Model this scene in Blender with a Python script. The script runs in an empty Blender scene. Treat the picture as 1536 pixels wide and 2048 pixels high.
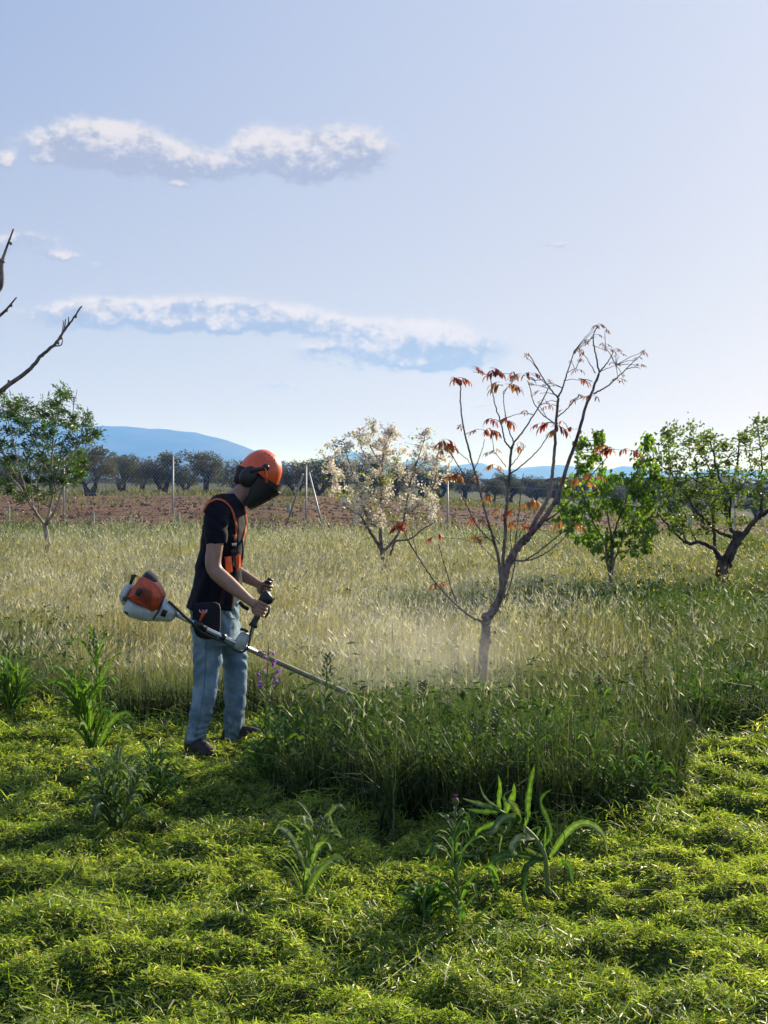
import bpy, bmesh, math, random
import numpy as np
from mathutils import Vector, Matrix, noise as mnoise

random.seed(7)
R = np.random.RandomState(11)
SC = bpy.context.scene
COL = SC.collection
F = 2600.0            # focal length in photo pixels
EYE = 1.55
HZ = 957.0            # horizon row in the photo

def at(px, py, D):
    """point that the photo shows at px,py, standing D metres ahead"""
    return Vector(((px-768.0)/F*D, D, EYE-(py-HZ)/F*D))

# ------------------------------------------------------------------ camera
cam = bpy.data.cameras.new('camera')
cam.sensor_width = 36.0
cam.lens = F/2048.0*36.0
cam.shift_y = -(1024.0-HZ)/2048.0
cam.clip_start = 0.05
cam.clip_end = 40000.0
camo = bpy.data.objects.new('camera', cam)
camo.location = (0, 0, EYE)
camo.rotation_euler = (math.radians(90), 0, 0)
COL.objects.link(camo)
SC.camera = camo

# ------------------------------------------------------------------ light
SUN_AZ = math.radians(38)      # to the right of the viewing direction
SUN_EL = math.radians(21.5)
sd = Vector((math.sin(SUN_AZ)*math.cos(SUN_EL), math.cos(SUN_AZ)*math.cos(SUN_EL), math.sin(SUN_EL)))
sl = bpy.data.lights.new('sun', 'SUN')
sl.energy = 5.0
sl.angle = math.radians(0.6)
sl.color = (1.0, 0.92, 0.77)
so = bpy.data.objects.new('sun', sl)
so.rotation_euler = sd.to_track_quat('Z', 'Y').to_euler()
so.location = (20, 20, 20)
COL.objects.link(so)

SC.view_settings.view_transform = 'Standard'
SC.view_settings.look = 'None'
SC.view_settings.exposure = 0.92
SC.view_settings.gamma = 1.0
SC.view_settings.use_curve_mapping = False
SC.cycles.volume_bounces = 1
SC.cycles.caustics_reflective = False
SC.cycles.caustics_refractive = False
SC.cycles.max_bounces = 8
SC.cycles.transparent_max_bounces = 12
SC.cycles.volume_step_rate = 4.0

# ------------------------------------------------------------------ node maths
class E:
    """a scalar socket with arithmetic"""
    nt = None
    def __init__(s, sock): s.s = sock
    @staticmethod
    def op(kind, *a, clamp=False):
        n = E.nt.nodes.new('ShaderNodeMath'); n.operation = kind; n.use_clamp = clamp
        for i, v in enumerate(a):
            if isinstance(v, E): E.nt.links.new(v.s, n.inputs[i])
            else: n.inputs[i].default_value = float(v)
        return E(n.outputs[0])
    def __add__(s, o): return E.op('ADD', s, o)
    __radd__ = __add__
    def __sub__(s, o): return E.op('SUBTRACT', s, o)
    def __rsub__(s, o): return E.op('SUBTRACT', o, s)
    def __mul__(s, o): return E.op('MULTIPLY', s, o)
    __rmul__ = __mul__
    def __truediv__(s, o): return E.op('DIVIDE', s, o)
    def __rtruediv__(s, o): return E.op('DIVIDE', o, s)
def smooth(x, a, b):
    n = E.nt.nodes.new('ShaderNodeMapRange'); n.interpolation_type = 'SMOOTHSTEP'
    E.nt.links.new(x.s, n.inputs[0]); n.inputs[1].default_value = a; n.inputs[2].default_value = b
    n.inputs[3].default_value = 0; n.inputs[4].default_value = 1
    return E(n.outputs[0])
def mixc(f, a, b):
    n = E.nt.nodes.new('ShaderNodeMix'); n.data_type = 'RGBA'; n.clamp_factor = True
    if isinstance(f, E): E.nt.links.new(f.s, n.inputs[0])
    else: n.inputs[0].default_value = f
    for k, v in ((6, a), (7, b)):
        if isinstance(v, tuple): n.inputs[k].default_value = (v[0], v[1], v[2], 1)
        else: E.nt.links.new(v, n.inputs[k])
    return n.outputs[2]
def comb(x, y, z=0.0):
    n = E.nt.nodes.new('ShaderNodeCombineXYZ')
    for i, v in enumerate((x, y, z)):
        if isinstance(v, E): E.nt.links.new(v.s, n.inputs[i])
        else: n.inputs[i].default_value = v
    return n.outputs[0]
def fbm(vec, scale, detail=5, rough=0.55, lac=2.0):
    n = E.nt.nodes.new('ShaderNodeTexNoise'); n.inputs['Scale'].default_value = scale
    n.inputs['Detail'].default_value = detail; n.inputs['Roughness'].default_value = rough
    n.inputs['Lacunarity'].default_value = lac
    if vec is not None: E.nt.links.new(vec, n.inputs['Vector'])
    return E(n.outputs[0])

# ------------------------------------------------------------------ sky
w = bpy.data.worlds.new('World'); SC.world = w; w.use_nodes = True
nt = w.node_tree; nt.nodes.clear(); E.nt = nt
out = nt.nodes.new('ShaderNodeOutputWorld'); bg = nt.nodes.new('ShaderNodeBackground')
nt.links.new(bg.outputs[0], out.inputs[0])
sky = nt.nodes.new('ShaderNodeTexSky'); sky.sky_type = 'NISHITA'; sky.sun_disc = False
sky.sun_elevation = SUN_EL; sky.sun_rotation = SUN_AZ
sky.altitude = 600; sky.air_density = 1.0; sky.dust_density = 2.2; sky.ozone_density = 2.0
SKYS = 0.085
bg.inputs[1].default_value = SKYS
tc = nt.nodes.new('ShaderNodeTexCoord'); sep = nt.nodes.new('ShaderNodeSeparateXYZ')
nt.links.new(tc.outputs['Generated'], sep.inputs[0])
dx, dy, dz = (E(sep.outputs[i]) for i in range(3))
az = E.op('ARCTAN2', dx, dy)
el = E.op('ARCSINE', dz)
# low, soft spring haze: the sky pales towards the ground and towards the sun
k = 1.0/SKYS
def C(c): return (c[0]*k, c[1]*k, c[2]*k)
t_el = smooth(el, 0.0, 0.47)
cosang = E.op('ADD', dx*sd.x + dy*sd.y, dz*sd.z)
t_sun = smooth(cosang, 0.45, 1.0)
lowc = mixc(t_sun, C((0.284, 0.287, 0.322)), C((0.320, 0.308, 0.330)))
highc = mixc(t_sun, C((0.140, 0.195, 0.333)), C((0.295, 0.325, 0.408)))
grad = mixc(E.op('POWER', t_el, 0.85), lowc, highc)
grad = mixc(smooth(el, 0.0, 0.10), C((0.305, 0.262, 0.238)), grad)
grad = mixc(smooth(el, 0.42, 1.4)*0.6, grad, C((0.10, 0.17, 0.42)))
skyc = mixc(0.88, sky.outputs[0], grad)
# clouds laid out by azimuth and elevation
P_ = comb(az*1.0, el*1.5, 0.3)
n1 = fbm(P_, 42, 8, 0.62)
n2 = fbm(P_, 9, 4, 0.5)
n3 = fbm(comb(az*1.0, el*1.3, 5.3), 120, 5, 0.62)
wu = az + (n2-0.5)*0.035
wv = el + (n1-0.5)*0.014
blobs = [ (380,640,260,14,.55),(230,300,120,22,.4),(620,325,130,22,.4), # px, py, rx, ry, weight
 (150,278,70,26,.95),(225,268,62,26,1.05),(205,300,95,26,.95),(300,310,70,22,.9),(350,330,75,18,.85),(110,318,45,10,.55),
 (440,335,60,17,.85),(520,292,48,32,.95),(590,312,75,33,1.1),(690,285,75,30,1.1),(640,335,70,20,.9),(735,300,35,20,.8),(345,365,35,7,.5),(255,335,70,12,.6),
 (200,612,60,16,.8),(150,625,70,12,.55),(310,618,80,19,.95),(430,614,75,21,1.1),(560,626,70,19,1.0),(610,642,70,17,.95),(350,648,170,13,.85),(500,655,120,12,.9),
 (720,658,60,18,1.0),(800,672,80,24,1.05),(870,672,55,30,1.15),(760,700,140,22,1.1),(905,700,65,24,.95),(840,728,100,13,.95),(640,698,30,7,.6),(970,690,45,12,.45),
 (60,478,55,16,.65),(115,508,45,10,.6),(20,495,30,12,.5),(200,530,22,10,.35),(1122,489,38,7,.62),(552,769,55,7,.50),(5,318,16,14,.8),(960,806,35,5,.4),(1370,785,20,4,.4),
]
den = None; shd = None
for (px, py, rx, ry, wt) in blobs:
    wt = min(1.15, wt*1.12+0.10)
    a0 = math.atan((px-768)/F); e0 = math.atan((HZ-py)/F*math.cos(a0))
    du = (wu-a0)*(F/(rx*1.12)); dv = (wv-e0)*(F/(ry*1.15))
    g = E.op('EXPONENT', (du*du+dv*dv)*-1.0)*wt
    gs = g*dv
    den = g if den is None else den+g
    shd = gs if shd is None else shd+gs
top = shd/(den+0.02)
cov = smooth(den + (n1-0.5)*2.1 + (n3-0.5)*1.5, 0.12, 1.10)*smooth(den, 0.03, 0.45)
lit = smooth(top + (n1-0.5)*2.4 + (n3-0.5)*2.0, -0.45, 0.70)
lowb = smooth(el, 0.06, 0.2)
under = mixc(lowb, C((0.185, 0.225, 0.300)), C((0.215, 0.235, 0.300)))
cc = mixc(lit, under, C((0.425, 0.405, 0.410)))
skyc = mixc(cov*0.96, skyc, cc)
nt.links.new(skyc, bg.inputs[0])

# ------------------------------------------------------------------ helpers
def tag(o, label=None, cat=None, group=None, kind=None):
    if label: o['label'] = label
    if cat: o['category'] = cat
    if group: o['group'] = group
    if kind: o['kind'] = kind
    return o
def thing(name, label, cat, loc=(0,0,0), group=None):
    o = bpy.data.objects.new(name, None); COL.objects.link(o)
    o.empty_display_size = 0.1
    o.location = loc
    return tag(o, label, cat, group)
def link(name, me, mat=None, parent=None):
    o = bpy.data.objects.new(name, me); COL.objects.link(o)
    if mat is not None and len(me.materials) == 0: me.materials.append(mat)
    if parent is not None:
        o.parent = parent
        # geometry is written in world space: cancel the parents' place
        off = Vector((0,0,0)); p = parent
        while p is not None:
            off += Vector(p.location); p = p.parent
        o.location = -off
    return o
def mesh_np(name, V, faces, cols=None, smooth_=True):
    """V: (n,3); faces: list of int arrays (m,k)"""
    me = bpy.data.meshes.new(name)
    V = np.asarray(V, dtype=np.float32)
    me.vertices.add(len(V)); me.vertices.foreach_set('co', V.ravel())
    fl = [np.asarray(f, dtype=np.int32) for f in faces if len(f)]
    nl = sum(f.size for f in fl); npoly = sum(len(f) for f in fl)
    me.loops.add(nl); me.polygons.add(npoly)
    me.loops.foreach_set('vertex_index', np.concatenate([f.ravel() for f in fl]))
    tot = np.concatenate([np.full(len(f), f.shape[1], dtype=np.int32) for f in fl])
    st = np.concatenate([[0], np.cumsum(tot)[:-1]]).astype(np.int32)
    me.polygons.foreach_set('loop_start', st); me.polygons.foreach_set('loop_total', tot)
    me.polygons.foreach_set('use_smooth', np.full(npoly, smooth_, dtype=bool))
    if cols is not None:
        a = me.color_attributes.new('Col', 'FLOAT_COLOR', 'POINT')
        c = np.ones((len(V), 4), dtype=np.float32); c[:, :3] = cols
        a.data.foreach_set('color', c.ravel())
    me.update(); me.validate(clean_customdata=False)
    return me
class MB:
    """collects shapes in world space and links them as ONE object"""
    def __init__(s): s.V = []; s.F = []; s.C = []; s.n = 0; s.c = (0.2,0.2,0.2)
    def add(s, V, faces, col=None):
        V = np.asarray(V, dtype=float).reshape(-1, 3)
        for f in faces: s.F.append(np.asarray(f, dtype=np.int64)+s.n)
        s.V.append(V); s.n += len(V)
        c = s.c if col is None else col
        c = np.asarray(c, dtype=float)
        if c.ndim == 1: c = np.tile(c[:3], (len(V), 1))
        s.C.append(c)
    def mesh(s, name, smooth_=True):
        by = {}
        for f in s.F:
            if len(f): by.setdefault(f.shape[1], []).append(f)
        return mesh_np(name, np.concatenate(s.V), [np.concatenate(v) for v in by.values()], np.concatenate(s.C), smooth_)
    def build(s, name, mat, parent=None, smooth_=True):
        return link(name, s.mesh(name, smooth_), mat, parent)
    # ---- shapes
    def tube(s, pts, rad, sides=8, col=None, cap=True, flat=1.0):
        P = [Vector(p) for p in pts]; n = len(P)
        if not hasattr(rad, '__len__'): rad = [rad]*n
        V = []; t0 = (P[1]-P[0]).normalized()
        ref = Vector((0,1,0)) if abs(t0.y) < 0.9 else Vector((1,0,0))
        u = t0.cross(ref).normalized()
        for i in range(n):
            t = (P[min(i+1,n-1)]-P[max(i-1,0)])
            t = t.normalized() if t.length > 1e-9 else t0
            u = (u - t*u.dot(t))
            u = u.normalized() if u.length > 1e-6 else t.orthogonal().normalized()
            v = t.cross(u)
            for k2 in range(sides):
                a = 2*math.pi*k2/sides
                V.append(P[i]+u*(rad[i]*math.cos(a))+v*(rad[i]*flat*math.sin(a)))
        q = []
        for i in range(n-1):
            for k2 in range(sides):
                a = i*sides+k2; b = i*sides+(k2+1) % sides
                q.append((a, b, b+sides, a+sides))
        faces = [q]
        if cap:
            V += [P[0], P[-1]]; c0 = n*sides; c1 = c0+1
            tr = [(c0, (k2+1) % sides, k2) for k2 in range(sides)] + [(c1, (n-1)*sides+k2, (n-1)*sides+(k2+1) % sides) for k2 in range(sides)]
            faces.append(tr)
        s.add([tuple(p) for p in V], faces, col)
    def box(s, c, size, M=None, col=None, bev=0.0):
        x, y, z = (v/2 for v in size)
        if bev <= 0:
            V = [Vector((sx*x, sy*y, sz*z)) for sx in (-1,1) for sy in (-1,1) for sz in (-1,1)]
            q = [(0,1,3,2),(4,6,7,5),(0,4,5,1),(2,3,7,6),(0,2,6,4),(1,5,7,3)]
            fs = [q]
        else:
            bm = bmesh.new(); bmesh.ops.create_cube(bm, size=1.0)
            for v in bm.verts: v.co = Vector((v.co.x*size[0], v.co.y*size[1], v.co.z*size[2]))
            bmesh.ops.bevel(bm, geom=bm.edges[:], offset=bev, segments=3, affect='EDGES', profile=0.6)
            bm.verts.ensure_lookup_table()
            V = [v.co.copy() for v in bm.verts]
            fs = [[tuple(v.index for v in f.verts)] for f in bm.faces]
            bm.free()
        if M is not None: V = [M @ v for v in V]
        V = [v+Vector(c) for v in V]
        s.add([tuple(v) for v in V], fs, col)
    def ball(s, c, r, M=None, col=None, seg=12, ring=8):
        if not hasattr(r, '__len__'): r = (r, r, r)
        V = [Vector((0,0,r[2]))]
        for i in range(1, ring):
            th = math.pi*i/ring
            for j in range(seg):
                ph = 2*math.pi*j/seg
                V.append(Vector((r[0]*math.sin(th)*math.cos(ph), r[1]*math.sin(th)*math.sin(ph), r[2]*math.cos(th))))
        V.append(Vector((0,0,-r[2]))); L = len(V)-1
        q = []; t = []
        for j in range(seg):
            t.append((0, 1+j, 1+(j+1) % seg)); t.append((L, L-seg+(j+1) % seg, L-seg+j))
            for i in range(ring-2):
                a = 1+i*seg+j; b = 1+i*seg+(j+1) % seg
                q.append((a, a+seg, b+seg, b))
        if M is not None: V = [M @ v for v in V]
        s.add([tuple(v+Vector(c)) for v in V], [q, t], col)
def crom(pts, n=6):
    """smooth a polyline of equal-length tuples"""
    P = [np.array([*p], dtype=float) for p in pts]
    if len(P) < 3: return [P[0]+(P[-1]-P[0])*i/n for i in range(n+1)]
    Q = [2*P[0]-P[1]]+P+[2*P[-1]-P[-2]]; o = []
    for i in range(1, len(Q)-2):
        for k2 in range(n):
            t = k2/n; a, b, c, d = Q[i-1], Q[i], Q[i+1], Q[i+2]
            o.append(0.5*((2*b)+(c-a)*t+(2*a-5*b+4*c-d)*t*t+(3*b-a-3*c+d)*t**3))
    o.append(P[-1]); return o

# numpy value noise -------------------------------------------------
_T = np.random.RandomState(5).rand(256, 256)
def vn(x, y):
    xi = np.floor(x).astype(int); yi = np.floor(y).astype(int); fx = x-xi; fy = y-yi
    fx = fx*fx*(3-2*fx); fy = fy*fy*(3-2*fy)
    a = _T[xi & 255, yi & 255]; b = _T[(xi+1) & 255, yi & 255]; c = _T[xi & 255, (yi+1) & 255]; d = _T[(xi+1) & 255, (yi+1) & 255]
    return (a*(1-fx)+b*fx)*(1-fy)+(c*(1-fx)+d*fx)*fy
def fb(x, y, o=3):
    s = 0; a = 1; t = 0
    for i in range(o):
        s = s+a*vn(x*2**i+17*i, y*2**i+31*i); t += a; a *= 0.5
    return s/t
def sstep(x, a, b):
    t = np.clip((x-a)/(b-a), 0, 1); return t*t*(3-2*t)

# ------------------------------------------------------------------ terrain
EDGE = np.array([(-700,1425),(0,1432),(150,1440),(250,1444),(380,1452),(500,1462),(545,1500),(570,1560),(620,1606),(760,1640),(900,1660),
                 (1050,1672),(1180,1688),(1265,1675),(1325,1635),(1362,1590),(1392,1545),(1420,1505),(1455,1485),(1536,1492),(2200,1500)], float)
def edge_y(x, y):
    """distance of the mowing edge along this bearing"""
    u = 768+F*x/np.maximum(y, 0.5)+(vn(x*2.3+9, y*2.3+71)-0.5)*110
    py = np.interp(u, EDGE[:, 0], EDGE[:, 1])
    return EYE*F/(py-HZ)
def uncut(x, y):
    x = np.asarray(x, float); y = np.asarray(y, float)
    return sstep(y - edge_y(x, y) + (vn(x*5, y*5)-0.5)*0.36 + (vn(x*1.7+40, y*1.7)-0.5)*0.5 + (vn(x*14, y*14)-0.5)*0.2, -0.12, 0.16)
def ground_z(x, y):
    x = np.asarray(x, float); y = np.asarray(y, float)
    s = sstep(y, 20, 60)
    base = -0.07*np.clip(x+6, 0, 60)*s
    base = np.maximum(base, -3.6)
    un = uncut(x, y)
    near = sstep(-y, -15, -11)*sstep(y, 0.0, 1.0)*sstep(-np.abs(x), -8, -6)
    # raked swaths of cuttings
    m = (fb(x*1.5+3, y*1.9+7, 3)-0.5)*0.20 + (fb(x*3.6, y*5.2+9, 2)-0.5)*0.12 + (vn(x*8.5+3, y*10.5+1)-0.5)*0.075
    m = m + 0.035*np.abs(fb(x*1.1+20, y*2.6+40, 2)-0.5)*2
    # the swath ridge thrown against the standing grass at the right, and hollows behind tufts
    dist = np.abs(y-edge_y(x, y)+0.12); m = m+0.07*np.exp(-(dist/0.22)**2)*vn(x*3+5, y*3)
    return base + near*(1-un)*m*0.80 + un*near*(fb(x*1.2, y*1.2, 2)-0.5)*0.05
def gz(x, y): return float(ground_z(np.array([x]), np.array([y]))[0])

# ------------------------------------------------------------------ materials
def mat(name):
    m = bpy.data.materials.new(name); m.use_nodes = True
    nt = m.node_tree; E.nt = nt
    return m, nt, nt.nodes['Principled BSDF']
def simple(name, col, rough=0.6, metal=0.0, spec=0.5, var=0.0, scale=20, bump=0.0, coat=0.0):
    m, nt, b = mat(name)
    b.inputs['Base Color'].default_value = (*col, 1); b.inputs['Roughness'].default_value = rough
    b.inputs['Metallic'].default_value = metal; b.inputs['Specular IOR Level'].default_value = spec
    if coat: b.inputs['Coat Weight'].default_value = coat; b.inputs['Coat Roughness'].default_value = 0.15
    if var or bump:
        t = nt.nodes.new('ShaderNodeTexCoord')
        f = fbm(t.outputs['Object'], scale, 6, 0.6)
        if var:
            c = mixc(smooth(f, 0.3, 0.7), tuple(v*(1-var) for v in col), tuple(min(1, v*(1+var)) for v in col))
            nt.links.new(c, b.inputs['Base Color'])
            r = f*0.25+(rough-0.12); nt.links.new(r.s, b.inputs['Roughness'])
        if bump:
            bn = nt.nodes.new('ShaderNodeBump'); bn.inputs['Strength'].default_value = bump; bn.inputs['Distance'].default_value = 0.01
            nt.links.new(f.s, bn.inputs['Height']); nt.links.new(bn.outputs[0], b.inputs['Normal'])
    return m
def leafmat(name, trans=0.45, rough=0.5, spec=0.35, tint=(1.15, 1.2, 0.6), gain=1.0):
    """thin leaf: colour comes from the plant itself (Col), light passes through"""
    m, nt, b = mat(name)
    a = nt.nodes.new('ShaderNodeAttribute'); a.attribute_name = 'Col'
    nt.links.new(a.outputs['Color'], b.inputs['Base Color'])
    b.inputs['Roughness'].default_value = rough; b.inputs['Specular IOR Level'].default_value = spec
    tr = nt.nodes.new('ShaderNodeBsdfTranslucent')
    mul = nt.nodes.new('ShaderNodeMix'); mul.data_type = 'RGBA'; mul.blend_type = 'MULTIPLY'; mul.inputs[0].default_value = 1
    nt.links.new(a.outputs['Color'], mul.inputs[6]); mul.inputs[7].default_value = (tint[0]*gain, tint[1]*gain, tint[2]*gain, 1)
    nt.links.new(mul.outputs[2], tr.inputs['Color'])
    mx = nt.nodes.new('ShaderNodeMixShader'); mx.inputs[0].default_value = trans
    nt.links.new(b.outputs[0], mx.inputs[1]); nt.links.new(tr.outputs[0], mx.inputs[2])
    nt.links.new(mx.outputs[0], nt.nodes['Material Output'].inputs['Surface'])
    return m
def barkmat(name, c1, c2, scale=30, bump=0.6):
    m, nt, b = mat(name)
    t = nt.nodes.new('ShaderNodeTexCoord')
    mp = nt.nodes.new('ShaderNodeMapping'); mp.inputs['Scale'].default_value = (1, 1, 0.35)
    nt.links.new(t.outputs['Object'], mp.inputs[0])
    f = fbm(mp.outputs[0], scale, 7, 0.65); g = fbm(t.outputs['Object'], 6, 3, 0.5)
    c = mixc(smooth(f*0.6+g*0.4, 0.38, 0.62), c1, c2)
    nt.links.new(c, b.inputs['Base Color']); b.inputs['Roughness'].default_value = 0.9
    b.inputs['Specular IOR Level'].default_value = 0.2
    bn = nt.nodes.new('ShaderNodeBump'); bn.inputs['Strength'].default_value = bump; bn.inputs['Distance'].default_value = 0.01
    nt.links.new(f.s, bn.inputs['Height']); nt.links.new(bn.outputs[0], b.inputs['Normal'])
    return m
M = {}
M['clip'] = leafmat('cut_grass', 0.55, 0.45, 0.45, (1.25, 1.28, 0.5), 1.12)
M['grass'] = leafmat('meadow_grass', 0.32, 0.55, 0.3, (1.2, 1.15, 0.6))
M['weed'] = leafmat('weed_leaf', 0.32, 0.68, 0.18, (1.3, 1.35, 0.5), 1.15)
M['leaf'] = leafmat('tree_leaf', 0.45, 0.45, 0.4, (1.5, 1.6, 0.45), 1.2)
M['redleaf'] = leafmat('young_red_leaf', 0.45, 0.4, 0.4, (1.4, 0.95, 0.7), 1.0)
M['petal'] = leafmat('petal', 0.4, 0.6, 0.2, (1.0, 1.0, 0.95))
M['olive'] = leafmat('olive_leaf', 0.25, 0.7, 0.1, (1.1, 1.15, 0.8))
M['bark'] = barkmat('grey_brown_bark', (0.09, 0.065, 0.055), (0.26, 0.21, 0.18))
M['redbark'] = barkmat('red_brown_bark', (0.080, 0.060, 0.057), (0.28, 0.23, 0.215), 45, 1.0)
M['darkbark'] = barkmat('dark_bark', (0.035, 0.027, 0.025), (0.13, 0.10, 0.09))
M['palebark'] = barkmat('pale_bark', (0.17, 0.14, 0.12), (0.42, 0.36, 0.31))
M['olivebark'] = barkmat('olive_bark', (0.03, 0.024, 0.02), (0.10, 0.08, 0.07), 8)

# ground: thatch under the cuttings, dry earth farther out
m, nt, b = mat('meadow_earth')
t = nt.nodes.new('ShaderNodeTexCoord')
f1 = fbm(t.outputs['Object'], 3.0, 8, 0.7); f2 = fbm(t.outputs['Object'], 0.25, 4, 0.5); f3 = fbm(t.outputs['Object'], 60, 3, 0.7)
c = mixc(smooth(f1, 0.35, 0.65), (0.016, 0.026, 0.008), (0.045, 0.070, 0.018))
c = mixc(smooth(f2, 0.4, 0.62)*0.6, c, (0.13, 0.115, 0.05))
nt.links.new(c, b.inputs['Base Color']); b.inputs['Roughness'].default_value = 0.95; b.inputs['Specular IOR Level'].default_value = 0.1
bn = nt.nodes.new('ShaderNodeBump'); bn.inputs['Strength'].default_value = 0.9; bn.inputs['Distance'].default_value = 0.03
nt.links.new(f3.s, bn.inputs['Height']); nt.links.new(bn.outputs[0], b.inputs['Normal'])
M['earth'] = m
m, nt, b = mat('ploughed_red_earth')
t = nt.nodes.new('ShaderNodeTexCoord')
mp = nt.nodes.new('ShaderNodeMapping'); mp.inputs['Scale'].default_value = (0.25, 1, 1); nt.links.new(t.outputs['Object'], mp.inputs[0])
f1 = fbm(mp.outputs[0], 1.1, 8, 0.7); f2 = fbm(t.outputs['Object'], 0.12, 4, 0.6); f3 = fbm(t.outputs['Object'], 6, 5, 0.7)
c = mixc(smooth(f1, 0.36, 0.64), (0.090, 0.046, 0.029), (0.225, 0.130, 0.080))
c = mixc(smooth(f2, 0.5, 0.75)*0.45, c, (0.23, 0.17, 0.09))
nt.links.new(c, b.inputs['Base Color']); b.inputs['Roughness'].default_value = 0.95; b.inputs['Specular IOR Level'].default_value = 0.1
bn = nt.nodes.new('ShaderNodeBump'); bn.inputs['Strength'].default_value = 1.0; bn.inputs['Distance'].default_value = 0.15
nt.links.new(f3.s, bn.inputs['Height']); nt.links.new(bn.outputs[0], b.inputs['Normal'])
M['soil'] = m
m, nt, b = mat('far_hillside')
t = nt.nodes.new('ShaderNodeTexCoord'); f1 = fbm(t.outputs['Object'], 0.004, 6, 0.6)
nt.links.new(mixc(smooth(f1, 0.35, 0.65), (0.04, 0.055, 0.03), (0.09, 0.09, 0.05)), b.inputs['Base Color'])
b.inputs['Roughness'].default_value = 1.0; b.inputs['Specular IOR Level'].default_value = 0.0
M['hill'] = m

# ------------------------------------------------------------------ ground sheet
def spaced(lo, hi, step, far, grow=1.35):
    a = list(np.arange(lo, hi+1e-6, step)); s = step; v = a[-1]
    while v < far: s *= grow; v += s; a.append(v)
    s = step; v = a[0]; pre = []
    while v > -far: s *= grow; v -= s; pre.append(v)
    return np.array(pre[::-1]+a)
def sheet(name, xs, ys, zf, matl):
    X, Y = np.meshgrid(xs, ys); Z = zf(X, Y)
    V = np.stack([X, Y, Z], -1).reshape(-1, 3); nx, ny = len(xs), len(ys)
    i = np.arange(nx-1)[None, :]+np.arange(ny-1)[:, None]*nx
    q = np.stack([i, i+1, i+1+nx, i+nx], -1).reshape(-1, 4)
    return link(name, mesh_np(name, V, [q]), matl)
xs = spaced(-3.6, 3.6, 0.036, 16000); ys = spaced(3.0, 10.0, 0.036, 16000)
g = sheet('ground', xs, ys, ground_z, M['earth']); tag(g, kind='structure')
# ploughed field beyond the fence
def soil_edge(x): return 33.5 - 0.10*np.clip(x+4, 0, 30) + 0.6*np.sin(x*0.35)
def soil_z(X, Y):
    z = ground_z(X, Y)
    lift = sstep(Y-soil_edge(X), 0.0, 1.2)*sstep(-Y, -128, -118)
    fur = 0.05*np.sin(Y*2*math.pi/0.85+0.6*np.sin(X*0.3)) + (fb(X*1.6, Y*2.2, 3)-0.5)*0.22
    return z - 0.08 + lift*(0.12 + fur*sstep(-Y, -90, -50))
g = sheet('ploughed_field', np.linspace(-45, 55, 300), np.concatenate([np.linspace(27, 60, 170), np.linspace(60.6, 129, 70)]), soil_z, M['soil'])
tag(g, kind='structure')

# ------------------------------------------------------------------ hills
def ridge(name, prof, Y, depth, seed):
    """a range of hills with real depth whose crest follows prof (photo pixels)"""
    prof = np.array(prof, float); px = np.linspace(prof[0, 0], prof[-1, 0], 260)
    crest = np.interp(px, prof[:, 0], prof[:, 1])
    X = (px-768)/F*Y; H = EYE+(HZ-crest)/F*Y + (fb(px*0.03+seed, px*0+seed, 3)-0.5)*Y*0.0012
    rows = np.linspace(-1, 1, 25); V = []
    for r in rows:
        k2 = (1-abs(r))**1.25 if abs(r) > 0 else 1.0
        n = (fb(X/400+seed, np.full_like(X, r*6+seed), 4)-0.5)*0.25*(1-k2)*2
        V.append(np.stack([X, np.full_like(X, Y+r*depth), np.maximum(-6, H*(k2+n*k2)-6*(1-k2))], -1))
    V = np.concatenate(V); nx = len(px)
    i = np.arange(nx-1)[None, :]+np.arange(len(rows)-1)[:, None]*nx
    q = np.stack([i, i+1, i+1+nx, i+nx], -1).reshape(-1, 4)
    o = link(name, mesh_np(name, V, [q]), M['hill']); tag(o, kind='structure')
    return o
ridge('hills', [(-700,900),(-450,860),(-250,838),(-90,822),(0,824),(40,832),(120,846),(200,852),(250,853),(300,857),(335,858),(360,862),(392,864),(420,872),
      (455,881),(490,893),(520,905),(560,921),(600,938),(640,952),(700,960)], 7000, 1500, 3)
ridge('hills', [(540,960),(600,936),(625,925),(660,912),(690,903),(715,905),(750,916),(800,926),(835,916),(860,917),(885,930),(905,932),(945,927),(962,926),(985,934),
      (1010,940),(1040,937),(1080,932),(1120,930),(1160,936),(1200,942),(1225,937),(1245,931),(1270,933),(1310,943),(1370,946),(1430,938),(1500,940),
      (1600,948),(1800,940),(2100,950),(2400,962)], 10500, 1500, 9)
# ------------------------------------------------------------------ grasses (nobody could count them)
def pix(x, y): return 768+F*x/y, HZ+F*EYE/y
def blade_arrays(x, y, z, h, w, az_, lean, c0, c1, face=None, mid=0.55, bow=0.35):
    """narrow bent blades: root pair, middle pair, tip"""
    n = len(x)
    if face is None: face = R.rand(n)*math.pi
    fx, fy = np.cos(face)*w/2, np.sin(face)*w/2
    lx, ly = np.cos(az_), np.sin(az_)
    h1 = h*mid; up = np.sqrt(np.maximum(0.05, 1-np.minimum(lean, 0.97)**2))
    o1 = lean*h*bow*mid; o2 = lean*h
    V = np.empty((n, 5, 3))
    V[:, 0] = np.stack([x-fx, y-fy, z], -1); V[:, 1] = np.stack([x+fx, y+fy, z], -1)
    V[:, 2] = np.stack([x+lx*o1-fx*.8, y+ly*o1-fy*.8, z+h1], -1); V[:, 3] = np.stack([x+lx*o1+fx*.8, y+ly*o1+fy*.8, z+h1], -1)
    V[:, 4] = np.stack([x+lx*o2, y+ly*o2, z+h*up], -1)
    i = np.arange(n)[:, None]*5
    q = i+np.array([[0, 1, 3, 2]]); t = i+np.array([[2, 3, 4]])
    cm = c0*0.5+c1*0.5
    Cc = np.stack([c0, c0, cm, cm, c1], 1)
    return V.reshape(-1, 3), [q, t], Cc.reshape(-1, 3)
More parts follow.
